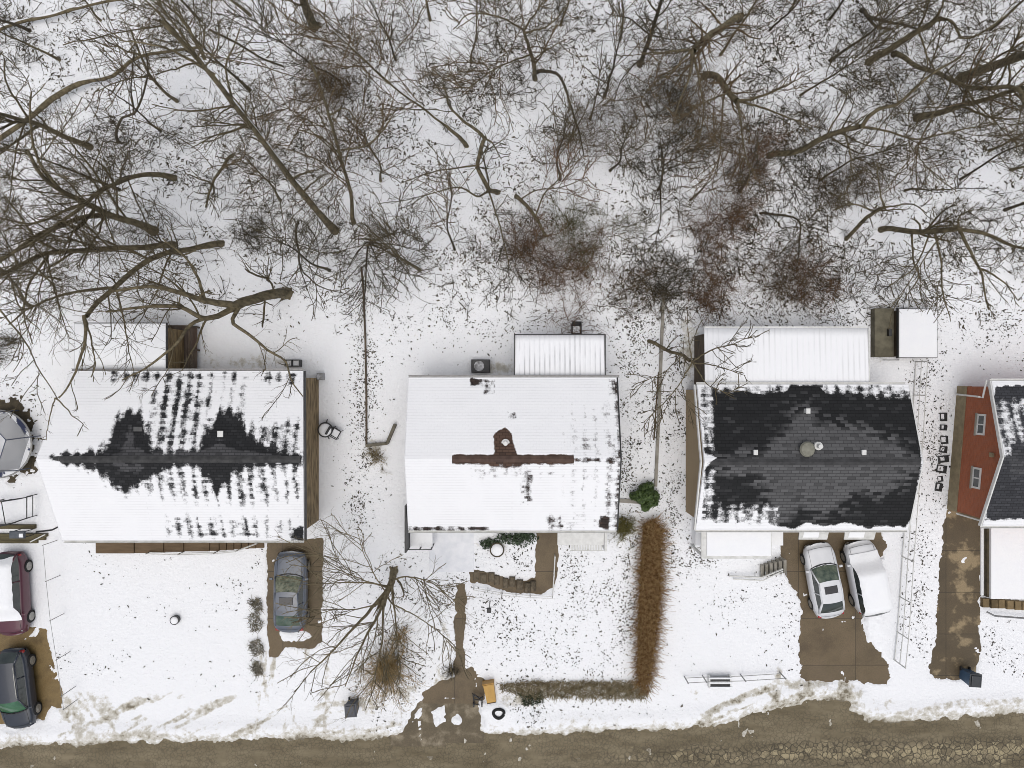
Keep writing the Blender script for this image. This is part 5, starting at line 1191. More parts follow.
def tree(label, limbs, seed, group=None, name='bare_tree', d1=1.2, d2=2.1, d3=2.2, mt=M_bark, mw=M_twig, up=.12, lf1=.46, snowy=False, tw=.0108, cat='tree', l1=5.5):
    d1 *= 1.45 if limbs[0][0][0][0] > 200 else 1.05
    """limbs: list of (list of (px,py,h), r0, r1); first limb is the trunk from its base"""
    g = np.random.default_rng(seed)
    b0 = P(*limbs[0][0][0]); b0 = (b0[0], b0[1], float(snow_z(b0[0], b0[1])) - .05)
    T = thing(name, label, cat, b0, 0, group)
    lv = []; parts = []
    LP = []; LR = []
    for pl, r0, r1 in limbs:
        n = 18; w = [P(*q) for q in pl]
        if not LP:
            w = [(w[0][0], w[0][1], b0[2] - .35), (w[0][0] + .12 * (w[1][0] - w[0][0]), w[0][1] + .12 * (w[1][1] - w[0][1]), b0[2] + .25 * max(.4, min(1.5, w[1][2])))] + w[1:]
        pts = resample(w, n, None, .035, g); rad = r0 + (r1 - r0) * np.linspace(0, 1, n) ** .8
        LP.append(pts); LR.append(rad)
    LP = np.array(LP); LR = np.array(LR)
    r_tr = LR.copy(); r_tr[0, :3] *= np.array([1.5, 1.22, 1.06])
    nr = 5; ra = g.random() * 6.28 + np.arange(nr) * 6.283 / nr + g.normal(0, .3, nr); R0 = limbs[0][1]; tt = np.linspace(0, 1, 6)
    rl_ = (R0 * (1.5 + 1.0 * g.random(nr)))[:, None] * tt[None]; rp_ = np.stack([b0[0] + np.cos(ra)[:, None] * rl_, b0[1] + np.sin(ra)[:, None] * rl_, b0[2] + (.32 * R0 / .2) * (1 - tt[None]) ** 2 - .10 * tt[None] + np.zeros((nr, 1))], -1)
    rr_ = np.broadcast_to(R0 * (.50 - .36 * tt), (nr, 6))
    roots = tubes(rp_, rr_, 7)
    V, Q = merge([tubes(LP[:1], r_tr[:1], 12), roots] + ([tubes(LP[1:], LR[1:], 9)] if len(LP) > 1 else []))
    mesh_np('trunk', V, Q, mt, T, smooth=True)
    if snowy:
        gs = fbm(np.arange(18) * .6 + seed, np.zeros(18), 300); rr = LR[0] * .75 * sstep(.36, .5, gs) + .002; rr[:3] = .002
        V, Q = tubes((LP[0] + np.array([.25, .3, .55]) * LR[0][:, None])[None], rr[None], 8); mesh_np('snow_cap', V, Q, M_snow, T, smooth=True)
    p1, r1 = spawn(g, LP, LR, d1, 48, lf1, .42, 10, up, t0=.25, wig=.11, lmax=l1)
    r1 = np.clip(r1, .019, .055)
    p2, r2 = spawn(g, p1, r1, d2, 40, .5, .6, 7, up, t0=.1, wig=.15, lmax=3.0, rmin=tw * 1.5)
    p2b, r2b = spawn(g, LP, LR, d2 * .7, 55, .12, .14, 6, up, t0=.3, wig=.2, lmax=1.8, rmin=tw * 1.2)
    r2b = np.minimum(r2b, .02)
    p3, r3 = spawn(g, np.concatenate([p2, p2b_pad(p2b)]), np.concatenate([r2, r2_pad(r2b)]), d3, 38, .55, .75, 5, up * .7, t0=.1, wig=.18, lmax=1.4, rmin=tw * .8)
    V, Q = merge([tubes(p1, r1, 5), tubes(p2, r2, 4), tubes(p2b, r2b, 3), tubes(p3, r3, 3)]); NTW[0] += len(p3)
    mesh_np('crown', V, Q, mw, T)
    return T

A1 = 'bare tree'
tree('mossy leaning tree with thick trunk arching over the flat roof extension at left', [
    ([(287,293,.1),(262,298,3),(245,303,4.5),(232,308,5.6)], .30, .24),
    ([(236,306,5.4),(215,302,6.5),(200,299,7.4),(178,292,8.5),(150,285,9.5),(110,290,10.5)], .20, .05),
    ([(236,306,5.4),(222,314,6),(205,318,7),(180,306,8),(140,306,9),(105,310,10)], .17, .04),
    ([(238,309,5.4),(233,322,6),(250,335,6.4),(270,352,6.6),(286,362,6.8),(291,380,7.0),(304,396,7)], .11, .025),
    ([(205,318,7),(190,325,7.6),(178,340,8),(150,362,8.2),(120,378,8.5)], .10, .03),
    ([(205,303,7),(196,280,8),(185,262,9),(160,240,10)], .09, .03)], 11, d1=1.0)
tree('leaning tree with pale olive limbs forking low at the left edge of the woods', [
    ([(153,231,.1),(135,223,2.5),(110,216,4),(84,203,6),(62,192,8),(40,175,10),(25,150,12)], .24, .06),
    ([(108,214,4),(75,221,6),(45,233,8),(10,255,10),(-20,275,11)], .15, .05),
    ([(62,192,8),(38,160,9.5),(28,120,11),(30,90,12)], .08, .03)], 12)
tree('slender arching tree whose trunk curves right to left above the left rear roof', [
    ([(174,177,.1),(155,174,1.5),(138,175,3),(115,183,4.5),(100,190,5.5),(85,203,6.8),(55,225,8.5),(25,245,10),(-10,262,11)], .15, .05),
    ([(85,203,6.8),(55,215,8),(30,222,9),(-5,215,10)], .08, .03)], 13)
tree('long nearly straight trunk lying low toward the left edge, second lowest of the left group', [
    ([(174,244,.1),(140,248,2),(110,250,3.5),(80,252,5),(48,255,7),(20,268,9),(-15,285,11)], .17, .08),
    ([(60,253,6),(40,240,7),(20,215,8.5),(5,195,9.5)], .09, .03), ([(48,256,7),(30,285,8),(25,315,9),(35,345,9.5)], .07, .02)], 14)
tree('curving tree whose long limb sweeps down across the white flat roof extension', [
    ([(222,243,.1),(190,250,2),(165,254,3.5),(145,263,4.8),(128,275,6),(112,289,7),(96,302,8),(84,316,9)], .17, .10),
    ([(84,316,9),(86,335,9.4),(76,365,9.6),(66,385,9.7),(55,398,9.8)], .09, .03),
    ([(84,316,9),(92,345,9),(95,372,9),(92,380,9)], .05, .02), ([(112,288,7),(80,290,8.5),(40,300,10),(10,320,11)], .08, .03), ([(55,398,9.8),(70,415,9.6),(85,430,9.5)], .035, .012), ([(55,398,9.8),(50,415,9.7),(46,440,9.5)], .03, .012)], 15, d1=.9)
tree('thin straight tree reaching flat left with a fine twig crown above the trampoline', [
    ([(30,308,.1),(18,290,2.5),(10,280,5),(0,270,7),(-20,255,9)], .10, .04), ([(0,310,4),(25,345,5),(40,375,6),(55,398,6.5)], .05, .02), ([(12,282,4.5),(20,310,6),(38,330,7.5)], .05, .02)], 16)
tree('leaning tree with short stout trunk pointing to the upper left corner', [
    ([(90,147,.1),(62,134,2.5),(40,124,4),(20,118,6),(0,112,8),(-25,108,10)], .16, .07), ([(40,124,4),(15,140,6),(-10,160,8)], .09, .03), ([(30,121,5),(10,90,7),(5,60,9)], .06, .03)], 17)
tree('crooked dark sapling with kinked stem below the snow topped log', [
    ([(118,142,.1),(118,130,1.2),(123,118,2),(134,115,2.4),(140,104,3),(145,88,4),(148,70,5),(146,55,6),(140,40,7)], .085, .03),
    ([(134,115,2.4),(130,95,3.5),(132,70,5),(135,45,6)], .05, .02)], 18, mt=M_barkd)
tree('very tall snow streaked trunk stretching diagonally up to the top left', [
    ([(335,231,.1),(318,212,3),(298,188,6),(276,160,9),(255,130,12),(232,100,14.5),(212,73,16.5),(185,42,18),(160,18,19)], .20, .07),
    ([(215,75,16.4),(190,60,17),(160,50,18),(120,45,18.5)], .06, .02), ([(205,60,17),(180,15,18),(150,-10,19)], .06, .02), ([(232,100,14.5),(228,70,16),(240,30,17)], .05, .02), ([(255,130,12),(230,125,13),(200,120,14)], .04, .02)], 19, snowy=True, d1=.7, l1=3)
tree('slim grey trunk curving upward from the diagonal tall trunk base', [
    ([(353,223,.1),(352,200,2),(347,178,4),(340,155,6),(333,130,8),(327,105,10),(320,80,12),(312,55,13.5)], .11, .05),
    ([(340,155,6),(320,135,7),(300,128,8)], .05, .02), ([(341,150,6),(365,143,7),(385,120,8),(395,105,9)], .05, .02), ([(330,115,9),(350,110,10),(358,122,10)], .05, .02)], 20, snowy=True, d1=1.1, mw=M_twigb)
tree('thin leaning tree crossing the upper middle from the snowy clearing', [
    ([(467,146,.1),(448,128,2),(425,110,4),(400,93,6),(375,72,8),(352,50,10),(330,30,12)], .11, .03),
    ([(425,110,4),(400,108,5.5),(380,105,7)], .04, .02)], 21, snowy=True, mw=M_twigb)
tree('forked tree with short bent trunk in the middle of the upper woods', [
    ([(498,192,.1),(490,191,1),(484,180,2),(478,165,3),(480,152,4),(484,138,5)], .14, .09),
    ([(484,138,5),(475,128,6),(462,118,7),(450,105,8.5),(445,85,10)], .09, .03), ([(484,138,5),(492,145,5.5),(500,160,6.5)], .05, .02),
    ([(489,191,1),(475,196,3),(460,188,4.5),(440,190,6),(420,195,7)], .07, .02), ([(489,192,1),(497,218,2),(503,245,3),(507,262,4)], .055, .025), ([(478,165,3),(458,168,4),(430,172,6),(402,180,7.5)], .05, .02)], 22, mw=M_twigg)
tree('upright tree with radiating crown at the top centre of the woods', [
    ([(535,79,.1),(534,65,2),(530,48,4.5),(524,30,7)], .13, .07), ([(524,30,7),(535,12,8.5),(545,-5,10)], .06, .02), ([(524,30,7),(500,18,9),(470,15,10),(450,30,11)], .05, .02), ([(525,33,7),(550,22,8.5),(570,0,10)], .05, .02), ([(531,55,4),(505,65,6),(480,80,8),(462,95,9)], .05, .02), ([(532,60,3.5),(545,50,6),(565,40,8)], .05, .02)], 23, mw=M_twigb)
tree('dark hooked tree bending right then down in the upper centre', [
    ([(536,72,.1),(546,71,1),(556,73,1.8),(563,82,2.5),(569,100,3),(575,120,3.4),(580,138,3.8),(583,155,4)], .11, .03)], 24, mt=M_barkd, d1=.8)
tree('stout dark stem leaning over the brown tangled shrub behind the ribbed roof', [
    ([(516,196,.1),(524,204,.8),(532,213,1.5),(539,224,2),(545,238,2.5)], .13, .06), ([(535,217,1.7),(545,195,3),(560,178,4.5),(575,158,6)], .05, .02), ([(520,200,.6),(535,190,2),(560,186,4),(590,178,6)], .04, .02)], 25, d1=1.6, mw=M_twigr)
tree('brown trunk slanting down left into a rusty twig crown at top right of centre', [
    ([(741,16,.1),(722,27,2),(705,38,3.6),(692,50,5)], .20, .16), ([(692,50,5),(690,75,6),(680,100,7),(672,125,8)], .09, .03), ([(692,50,5),(665,52,6.5),(640,50,8)], .08, .03), ([(692,50,5),(700,85,6),(702,120,7),(696,150,8)], .07, .02), ([(692,50,5),(675,70,6),(655,85,7.5),(640,105,8.5)], .06, .02)], 26, d1=1.7, mw=M_twigb)
tree('knotty brown tree with a block like stump foot and many limbs, right of centre', [
    ([(704,76,.1),(714,76,.8),(722,80,1.8),(730,92,3),(738,101,4)], .21, .15), ([(738,101,4),(755,98,5),(775,90,6),(795,80,7.5)], .09, .03), ([(738,101,4),(742,125,5),(746,150,6),(752,175,7)], .07, .02), ([(725,85,2.2),(722,115,4),(720,150,5.5),(717,180,7)], .06, .02), ([(738,101,4),(770,112,5.5),(790,120,6.5),(812,130,7.5)], .07, .02), ([(730,92,3),(705,105,4.5),(680,125,6)], .06, .02)], 27, d1=1.3, mw=M_twigb)
tree('long limb tree rising from centre right toward the right edge above the shed', [
    ([(770,155,.1),(790,153,1.6),(808,147,3),(825,138,4.4),(845,131,5.6),(862,127,6.5)], .18, .12),
    ([(862,127,6.5),(868,118,7),(880,110,7.6),(898,105,8.4),(912,92,9.2),(930,78,10),(960,60,11)], .11, .04),
    ([(862,127,6.5),(890,130,7.5),(915,138,8.5),(950,130,10),(1000,120,11)], .06, .02), ([(845,131,5.6),(850,160,6.5),(848,185,7.5)], .05, .02), ([(825,138,4.4),(840,115,6),(850,90,7.5)], .05, .02)], 28, d1=1.2)
tree('thick pale broken trunk lying right of centre with a forest of fine twigs', [
    ([(917,118,.1),(935,114,1.6),(952,108,3),(965,104,4),(985,100,5.5),(1010,92,7),(1040,85,9)], .21, .08), ([(960,106,3.6),(985,118,5),(1015,120,7)], .07, .03), ([(935,113,1.6),(920,140,3),(915,165,4),(918,190,5)], .06, .02)], 29, d1=1.6, mw=M_twigb)
tree('stout leaning trunk with snow on its back at the top right', [
    ([(868,62,.1),(885,53,1.6),(902,42,3),(918,31,4.3),(932,23,5.4),(938,17,6)], .20, .13), ([(936,20,5.8),(950,20,6.4),(965,38,7),(990,25,8),(1015,5,9)], .07, .03), ([(938,17,6),(941,0,7),(943,-20,8)], .06, .03), ([(918,31,4.3),(928,60,5),(915,95,6)], .05, .02)], 30, snowy=True, d1=1.0)
tree('small dark root plate tree with two thin stems at the top right', [
    ([(862,10,.1),(868,18,.8),(885,22,1.5),(905,26,2.2),(920,29,3)], .14, .05), ([(868,18,.8),(880,27,1.2),(893,30,1.6),(898,36,2)], .09, .03)], 31, mt=M_barkd, d1=.8)
tree('heavy trunk running out past the right edge near the top', [
    ([(962,78,.1),(985,68,2.5),(1005,61,4.5),(1030,52,7),(1060,42,9)], .27, .18), ([(985,68,2.5),(975,60,4),(985,45,5.5)], .07, .03)], 32, d1=1.2)
tree('twisting limb tree that bends over and hangs at the right edge', [
    ([(893,53,.1),(915,66,1.6),(935,71,3),(952,79,4.4),(972,86,5.6),(995,86,7),(1012,84,7.8),(1022,98,8.4),(1026,125,8.8)], .13, .09), ([(952,79,4.4),(945,100,6),(930,120,7)], .06, .02), ([(935,71,3),(930,45,5),(945,30,6)], .05, .02)], 33, d1=1.2)
tree('tree with a straight level trunk left of a mossy knot, above the garden shed', [
    ([(881,229,.1),(900,230,1.5),(920,232,2.8),(940,230,4.0),(958,229,5)], .16, .13),
    ([(958,229,5),(985,232,6),(1005,240,7),(1035,248,9)], .11, .05), ([(960,231,5),(972,255,5.8),(980,272,6.4),(983,290,6.8),(986,310,7)], .09, .03), ([(958,228,5),(962,215,6),(975,208,7)], .06, .02),
    ([(912,233,2.4),(913,260,3.2),(918,275,3.6),(908,300,4.2)], .06, .02), ([(935,232,3.8),(942,265,4.6),(944,290,5),(952,320,5.4)], .07, .02), ([(930,233,3.5),(915,265,4.5),(890,285,5.5)], .05, .02), ([(978,268,6.2),(1000,280,7),(1015,300,7.4)], .06, .02), ([(945,233,4.2),(925,255,5),(905,285,5.8),(890,305,6.2)], .04, .015)], 34, d1=1.2)
tree('short bushy tree with a crooked leaning stem left of the level trunk tree', [
    ([(847,239,.1),(855,230,1),(865,218,2),(875,211,3),(884,207,3.8)], .12, .09), ([(884,207,3.8),(880,180,5),(878,160,6)], .05, .02), ([(884,207,3.8),(910,205,5),(925,215,6)], .05, .02), ([(875,211,3),(850,205,4),(830,215,5)], .05, .02)], 35, d1=1.8, mt=M_bark)
tree('small leaning tree with a round twig crown against the tan wall corner', [
    ([(649,341,.1),(660,346,.9),(670,351,1.7),(683,355,2.6),(692,362,3.4)], .11, .08),
    ([(692,362,3.4),(715,350,4.2),(735,345,5),(755,338,5.6)], .05, .015), ([(692,362,3.4),(718,365,4.4),(745,375,5.2)], .045, .015), ([(692,362,3.4),(680,385,4),(660,410,4.6),(645,425,5)], .04, .015), ([(692,362,3.4),(690,340,4.2),(685,315,5)], .04, .015), ([(692,362,3.4),(710,385,4.2),(735,395,5)], .04, .015), ([(683,355,2.6),(665,372,3.4),(640,385,4.2)], .03, .012)], 36, d1=2.6, lf1=.45, d3=2.6)
tree('yard tree with fanned bare branches beside the path of the middle house', [
    ([(394,571,.1),(391,581,1.2),(386,592,2.2),(381,604,3)], .23, .15),
    ([(386,592,2.2),(372,608,3.6),(355,628,5),(335,650,6.2),(312,672,7)], .11, .03), ([(386,594,2.4),(376,620,4),(360,650,5.4),(345,690,6.6)], .10, .025), ([(383,600,2.8),(381,630,4.4),(378,660,5.6),(372,690,6.4)], .08, .02), ([(391,580,1.4),(394,605,3),(398,640,4.2),(400,665,5)], .07, .02),
    ([(388,586,1.8),(360,582,3),(330,582,4),(300,583,5)], .055, .015), ([(391,580,1.2),(410,578,2.4),(428,583,3.4),(455,605,4.4)], .055, .015), ([(388,588,1.9),(352,575,3.4),(330,562,4.4),(312,550,5)], .045, .012), ([(394,605,3),(420,618,4),(445,635,5),(462,655,5.4)], .04, .012), ([(386,592,2.2),(372,570,3.6),(362,548,4.6),(358,530,5)], .04, .012), ([(381,604,3),(355,610,4.4),(330,612,5.4),(305,625,6)], .045, .012)], 37, d1=2.2, lf1=.55, d3=2.6, l1=4.5, tw=.007, mt=mat('bark_pale', (.11, .088, .05), (.25, .205, .12), 6, .9, .6, 30), mw=mat('twig_pale', (.10, .08, .045), (.21, .17, .10), 2, .9))
tree('many stemmed dark shrub tree above the top of the low dark fence', [
    ([(369,243,.1),(366,262,1.5),(364,285,2.6),(363,305,3.4)], .07, .02), ([(370,244,.1),(380,265,1.8),(392,290,3)], .05, .015), ([(370,243,.1),(398,262,2),(412,285,3.2)], .05, .015), ([(370,242,.1),(395,245,2),(425,250,3.4)], .05, .015), ([(368,242,.1),(355,255,1.8),(345,275,3)], .04, .015), ([(370,241,.1),(400,232,2.2),(420,225,3.4)], .04, .015)], 38, mt=M_barkd, d1=2.2, mw=M_twigg)
tree('crooked dark sapling forking toward the patio behind the two peak house', [
    ([(298,222,.1),(297,240,1.2),(300,252,2),(300,264,2.6),(303,272,3)], .075, .05), ([(303,272,3),(315,283,3.6),(330,290,4.2),(352,297,5)], .045, .015), ([(301,266,2.8),(290,280,3.6),(285,292,4.2)], .035, .012), ([(300,268,2.8),(308,290,3.6),(314,310,4.2)], .035, .012)], 39, mt=M_barkd, d1=1.4)
tree('thick brown snag at the top edge above the tall diagonal trunk', [
    ([(314,26,.1),(309,14,1.5),(303,-2,3.5),(296,-20,6)], .26, .20)], 40, d1=1.2)
tree('leaning dark tree coming down from the top edge right of centre', [
    ([(640,65,.1),(646,48,2),(653,25,4),(660,5,6),(668,-15,8)], .14, .07), ([(646,48,2),(665,50,3),(690,48,4)], .05, .02), ([(650,35,3),(630,20,4.5),(610,15,6)], .05, .02), ([(642,58,1.2),(625,75,2.5),(612,100,3.5)], .05, .02)], 41, mt=M_barkd, mw=M_twigg)
tree('brushy tree with a tangle of limbs at the far upper left between the logs', [
    ([(176,100,.1),(165,92,2),(150,75,4),(140,55,6),(130,30,8)], .10, .04), ([(150,75,4),(120,80,6),(95,90,7)], .05, .02), ([(140,55,6),(115,45,7.5),(90,30,9)], .05, .02)], 42, mw=M_twigb)
tree('small tree with a forked grey crown in the snowy gap below the diagonal trunk', [
    ([(232,155,.1),(222,168,1),(212,185,2),(205,205,3)], .10, .05), ([(222,168,1),(240,158,2),(255,148,3)], .05, .02), ([(212,185,2),(200,178,3),(188,172,4)], .05, .02)], 43, mt=M_bark)
tree('slim tree with hooked top at the right of the brown thicket by the open snow', [
    ([(760,213,.1),(775,215,.8),(790,217,1.4),(799,222,2),(799,245,2.6),(797,265,3)], .075, .03)], 44, mt=M_barkd, d1=1.6)
tree('dark branched stem in the thicket left of the brown bushes', [
    ([(658,190,.1),(662,178,1),(664,160,2),(660,140,3.5)], .08, .04), ([(660,188,.2),(660,215,1.2),(655,245,2)], .05, .02), ([(664,165,1.8),(690,150,3),(715,140,4)], .04, .02)], 45, mt=M_barkd, mw=M_twigg, d1=2)
# saplings between them
g = np.random.default_rng(99); sap = []
spots = [(430,20),(395,60),(560,25),(605,95),(620,40),(770,30),(800,95),(830,60),(990,150),(960,180),(905,190),(1005,210),(820,180),(740,190),(690,200),(610,170),(590,120),(455,250),(420,270),(330,270),(280,200),(250,90),(60,60),(30,30),(100,20),(200,20),(250,15),(120,190),(60,280),(110,250),(790,10),(830,20),(720,55),(560,180),(470,60),(990,30),(1010,170),(340,80),(380,180),(160,130)]
for i, (px, py) in enumerate(spots):
    h = 5 + 5 * g.random(); ox, oy = (px - 512), (py - 384); lean = g.normal(0, 18, 2)
    k = HCAM / (HCAM - h) ; tx, ty = 512 + ox * k + lean[0], 384 + oy * k + lean[1]
    tree('thin bare sapling standing among the snowy woods', [([(px, py, .1), (px * .67 + tx * .33 + g.normal(0, 3), py * .67 + ty * .33 + g.normal(0, 3), h * .38), (px * .33 + tx * .67, py * .33 + ty * .67, h * .7), (tx, ty, h)], .06 + .04 * g.random(), .015)], 200 + i,
         group='thin saplings scattered through the woods', name='sapling', d1=1.7, d2=2.0, d3=1.8, lf1=.40, mt=M_barkd if i % 2 else M_bark, mw=[M_twig, M_twigg, M_twigb][i % 3], up=.2)
# logs
def log(label, pts, r0, r1, m=M_bark, capm=True, seed=0):
    w = [P(*q) for q in pts]; t = thing('fallen_log', label, 'log', (w[0][0], w[0][1], 0))
    pl = resample(w, 24, None, .02, np.random.default_rng(seed)); rad = np.linspace(r0, r1, 24)
    V, Q = tubes(pl[None], rad[None], 12); mesh_np('trunk', V, Q, m, t, smooth=True)
    if capm:
        # a strip of snow along the top
        gs = fbm(np.arange(24) * .45, np.zeros(24), 300 + seed)
        rr = rad * .72 * sstep(.33, .5, gs) + .002; pu = pl + np.array([-.25 * r0, .35 * r0, .62 * r0])
        V, Q = tubes(pu[None], rr[None], 10); mesh_np('snow_cap', V, Q, M_snow, t, smooth=True)
    return t
log('long snow topped fallen trunk slanting across the upper left corner', [(-20,150,.9),(25,121,.8),(55,98,.7),(85,82,.6),(112,76,.6),(135,58,.5),(168,51,.4),(205,46,.3)], .20, .07, seed=1)
log('dark branch lying flat across the snowy clearing at upper left', [(210,30,.3),(240,45,.25),(265,60,.2),(286,68,.2)], .07, .05, M_barkd, False, 2)
log('bent fallen branch at the very top left corner', [(-10,32,.6),(20,21,.5),(50,15,.5),(90,5,.5),(130,-2,.5)], .11, .07, M_bark, True, 3)

# ------------------------------------------------------------------ shrubs and hedges
def shrub(label, px, py, rpx, hgt, seed, mw, nst=50, name='bare_shrub', group=None, twn=3.0, tw=.008, tl=.9, cat='shrub'):
    g = np.random.default_rng(seed); c = np.array(P(px, py, 0)); R = rpx * (1.2 if rpx > 19 else 1) / 17.34
    z0 = float(snow_z(c[0], c[1])) - .04
    t = thing(name, label, cat, (c[0], c[1], z0), 0, group)
    nst = int(nst * (1.35 if rpx > 19 else 1.6)); a = g.random(nst) * 2 * math.pi; rr = R * np.sqrt(g.random(nst)) * .62
    K = 7; kc = g.normal(0, .5, (K, 2)) * R; kk = g.integers(0, K, nst); kr = g.normal(0, .20, (nst, 2)) * R
    p = np.zeros((nst, 7, 3)); p[:, 0] = np.stack([c[0] + kc[kk, 0] + kr[:, 0], c[1] + kc[kk, 1] * .8 + kr[:, 1], np.full(nst, z0)], -1)
    ln = hgt * 1.25 * (.4 + .7 * g.random(nst)) * (.6 + .6 * g.random(K))[kk]
    d = nrm(np.stack([np.cos(a) * .45 * g.random(nst), np.sin(a) * .45 * g.random(nst), np.ones(nst)], -1) + g.normal(0, .15, (nst, 3)))
    for i in range(1, 7):
        d = nrm(d + g.normal(0, .24, (nst, 3)) + np.stack([np.cos(a) * .05, np.sin(a) * .05, np.full(nst, -.03)], -1)); p[:, i] = p[:, i-1] + d * (ln / 6)[:, None]
    p[..., 2] = np.maximum(p[..., 2], z0 + .02)
    r = np.linspace(.016, .006, 7)[None].repeat(nst, 0)
    V, Q = tubes(p, r, 4); mesh_np('stems', V, Q, mw, t)
    p2, r2 = spawn(g, p, r, 4.5, 48, .42, .8, 5, .05, t0=.15, wig=.22, lmax=tl, rmin=tw)
    p3, r3 = spawn(g, p2, r2, twn * .8, 40, .6, .8, 4, .1, t0=.1, wig=.25, lmax=tl * .55, rmin=tw * .8)
    V, Q = merge([tubes(p2, r2, 3), tubes(p3, r3, 3)]); mesh_np('twigs', V, Q, mw, t)
    return t
SH = [('reddish brown tangled shrub directly behind the ribbed rear porch roof', 562, 262, 42, 2.6, M_twigr, 110), ('olive green tinged shrub just above the reddish tangle', 592, 232, 28, 2.4, M_olive, 70),
      ('brown shrub left of the low grey wall top', 640, 285, 26, 1.8, M_twigb, 60), ('dense reddish shrub at the lower woods edge behind the white extension', 712, 292, 28, 1.9, M_twigr, 80), ('upright brown shrub above the dense reddish one', 715, 230, 24, 2.2, M_twigr, 70),
      ('brown shrub at the woods edge, second from the right in its row', 768, 278, 24, 1.8, M_twigb, 70), ('brown shrub at the right end of the woods edge row', 806, 270, 22, 1.8, M_twigr, 70), ('thin brown brush clump in the upper middle', 598, 140, 30, 2.4, M_twigb, 60),
      ('grey brown brush left of the long limb tree foot', 668, 118, 32, 2.6, M_twigg, 70), ('brown brush around the knotty tree foot', 706, 128, 28, 2.4, M_twigb, 60), ('small dark shrub in the snow behind the two peak house', 262, 237, 16, 1.2, M_twigg, 50),
      ('grey thicket shrub in the row left of the dense reddish one', 672, 285, 20, 1.6, M_twigg, 50), ('tall reddish brush near the twin stems over the tan wall house', 742, 160, 24, 2.2, M_twigr, 45), ('dark shrub at left edge above the trampoline', 8, 352, 20, 1.1, M_twigg, 50),
      ('thin brush above the short bushy tree on the right', 850, 190, 30, 2.2, M_twigb, 50), ('brown brush clump near the diagonal trunk foot', 326, 88, 24, 2.4, M_twigb, 60), ('low grey brush left of the reddish tangle', 512, 262, 26, 1.4, M_twigg, 50)]
for i, (lab, px, py, r, h, m, n) in enumerate(SH): shrub(lab, px, py, r, h, 400 + i, m, n)
shrub('round straw coloured shrub under the yard tree near the road', 388, 664, 6.5, 2.0, 450, M_straw, 190, 'dry_shrub', tw=.009, tl=.3)
shrub('small straw tuft shrub just above the round straw shrub', 400, 637, 10, .9, 451, M_straw, 40, 'dry_shrub', tl=.25)
shrub('small yellow green shrub at the right front corner of the middle house', 622, 527, 11, .9, 452, mat('yellow_green', (.12, .11, .03), (.22, .19, .06), 6, .8), 90, 'low_shrub')
shrub('small brown shrub at the foot of the low dark fence', 376, 455, 9, .5, 453, M_dead, 40, 'low_shrub')
shrub('small dark shrub beside the front path mud', 451.5, 670, 5, .5, 454, M_twigg, 40, 'low_shrub')
# dry grass hedges
def blades(c, R, n, g, h, wd=.02, lean=.5, dirx=0):
    """n arching blades; c (n,2) roots"""
    a = g.random(n) * 2 * math.pi; l = h * (.6 + .6 * g.random(n)); sp_ = lean * (.3 + g.random(n))
    z0 = snow_z(c[:, 0], c[:, 1]); z0 = np.maximum(z0, 0) - .02
    p = np.zeros((n, 4, 3)); p[:, 0] = np.stack([c[:, 0], c[:, 1], z0], -1)
    for i in range(1, 4):
        k = i / 3; p[:, i] = p[:, 0] + np.stack([np.cos(a) * sp_ * l * k ** 1.6 + dirx * l * k, np.sin(a) * sp_ * l * k ** 1.6, l * (k - .25 * k * k)], -1)
    r = np.linspace(wd, wd * .35, 4)[None].repeat(n, 0)
    return tubes(p, r, 3)
def grass_thing(name, label, poly, n, h, m, seed, cat, core=None, lean=.45, group=None, wd=.02):
    g = np.random.default_rng(seed); wp = np.array(wpoly(poly)); lo, hi = wp.min(0), wp.max(0)
    c = lo + (hi - lo) * g.random((n * 3, 2)); d = sdf(wp, c[:, 0], c[:, 1]); c = c[d < 0][:n]
    ctr = wp.mean(0); t = thing(name, label, cat, (ctr[0], ctr[1], 0), 0, group)
    V, Q = blades(c, 1, len(c), g, h, wd, lean); mesh_np('blades', V, Q, m, t)
    if core is not None:
        # clumped root mass
        gx_ = np.arange(lo[0] - .1, hi[0] + .1, .12); gy_ = np.arange(lo[1] - .1, hi[1] + .1, .12); XX, YY = np.meshgrid(gx_, gy_, indexing='ij')
        dd = sdf(wp, XX, YY) + .25 * (fbm(XX * 2.5, YY * 2.5, seed, 3) - .5)
        zz = -.1 + .20 * h * sstep(.05, -.35, dd) * (.6 + .8 * fbm(XX * 3, YY * 3, seed + 5, 3)) + .14 * sstep(.1, -.05, dd); ii = np.arange(XX.size).reshape(XX.shape)
        q = np.stack([ii[:-1, :-1], ii[1:, :-1], ii[1:, 1:], ii[:-1, 1:]], -1).reshape(-1, 4)
        mesh_np('root_mass', np.stack([XX, YY, zz], -1).reshape(-1, 3), q, core, t, smooth=True)
    return t
grass_thing('hedge', 'tall rust brown ornamental grass hedge running down to the road', [(643,524),(653,518),(661,532),(659,560),(660,590),(655,620),(652,650),(648,680),(640,686),(637,670),(638,620),(640,570)], 6000, .95, M_rust, 500, 'hedge', mat('rust_roots', (.14, .07, .022), (.26, .16, .07), 4, .9), .75)
grass_thing('hedge', 'low flattened dead grass hedge along the lower edge of the middle lawn', [(500,683),(530,680),(570,680),(610,680),(640,680),(650,690),(645,698),(600,698),(560,697),(530,697),(502,690)], 3000, .32, M_dead, 501, 'hedge', mat('dead_roots', (.15, .115, .06), (.80, .79, .76), 2.5, .9, lo=.45, hi=.55), .8)
grass_thing('grass_clump', 'green brown grass patch beside the snow pile near the yellow bin', [(518,692),(542,690),(543,702),(525,705)], 500, .22, M_everd, 502, 'grass', mat('dark_roots', (.05, .045, .025), (.1, .08, .045), 4, .9), .7)
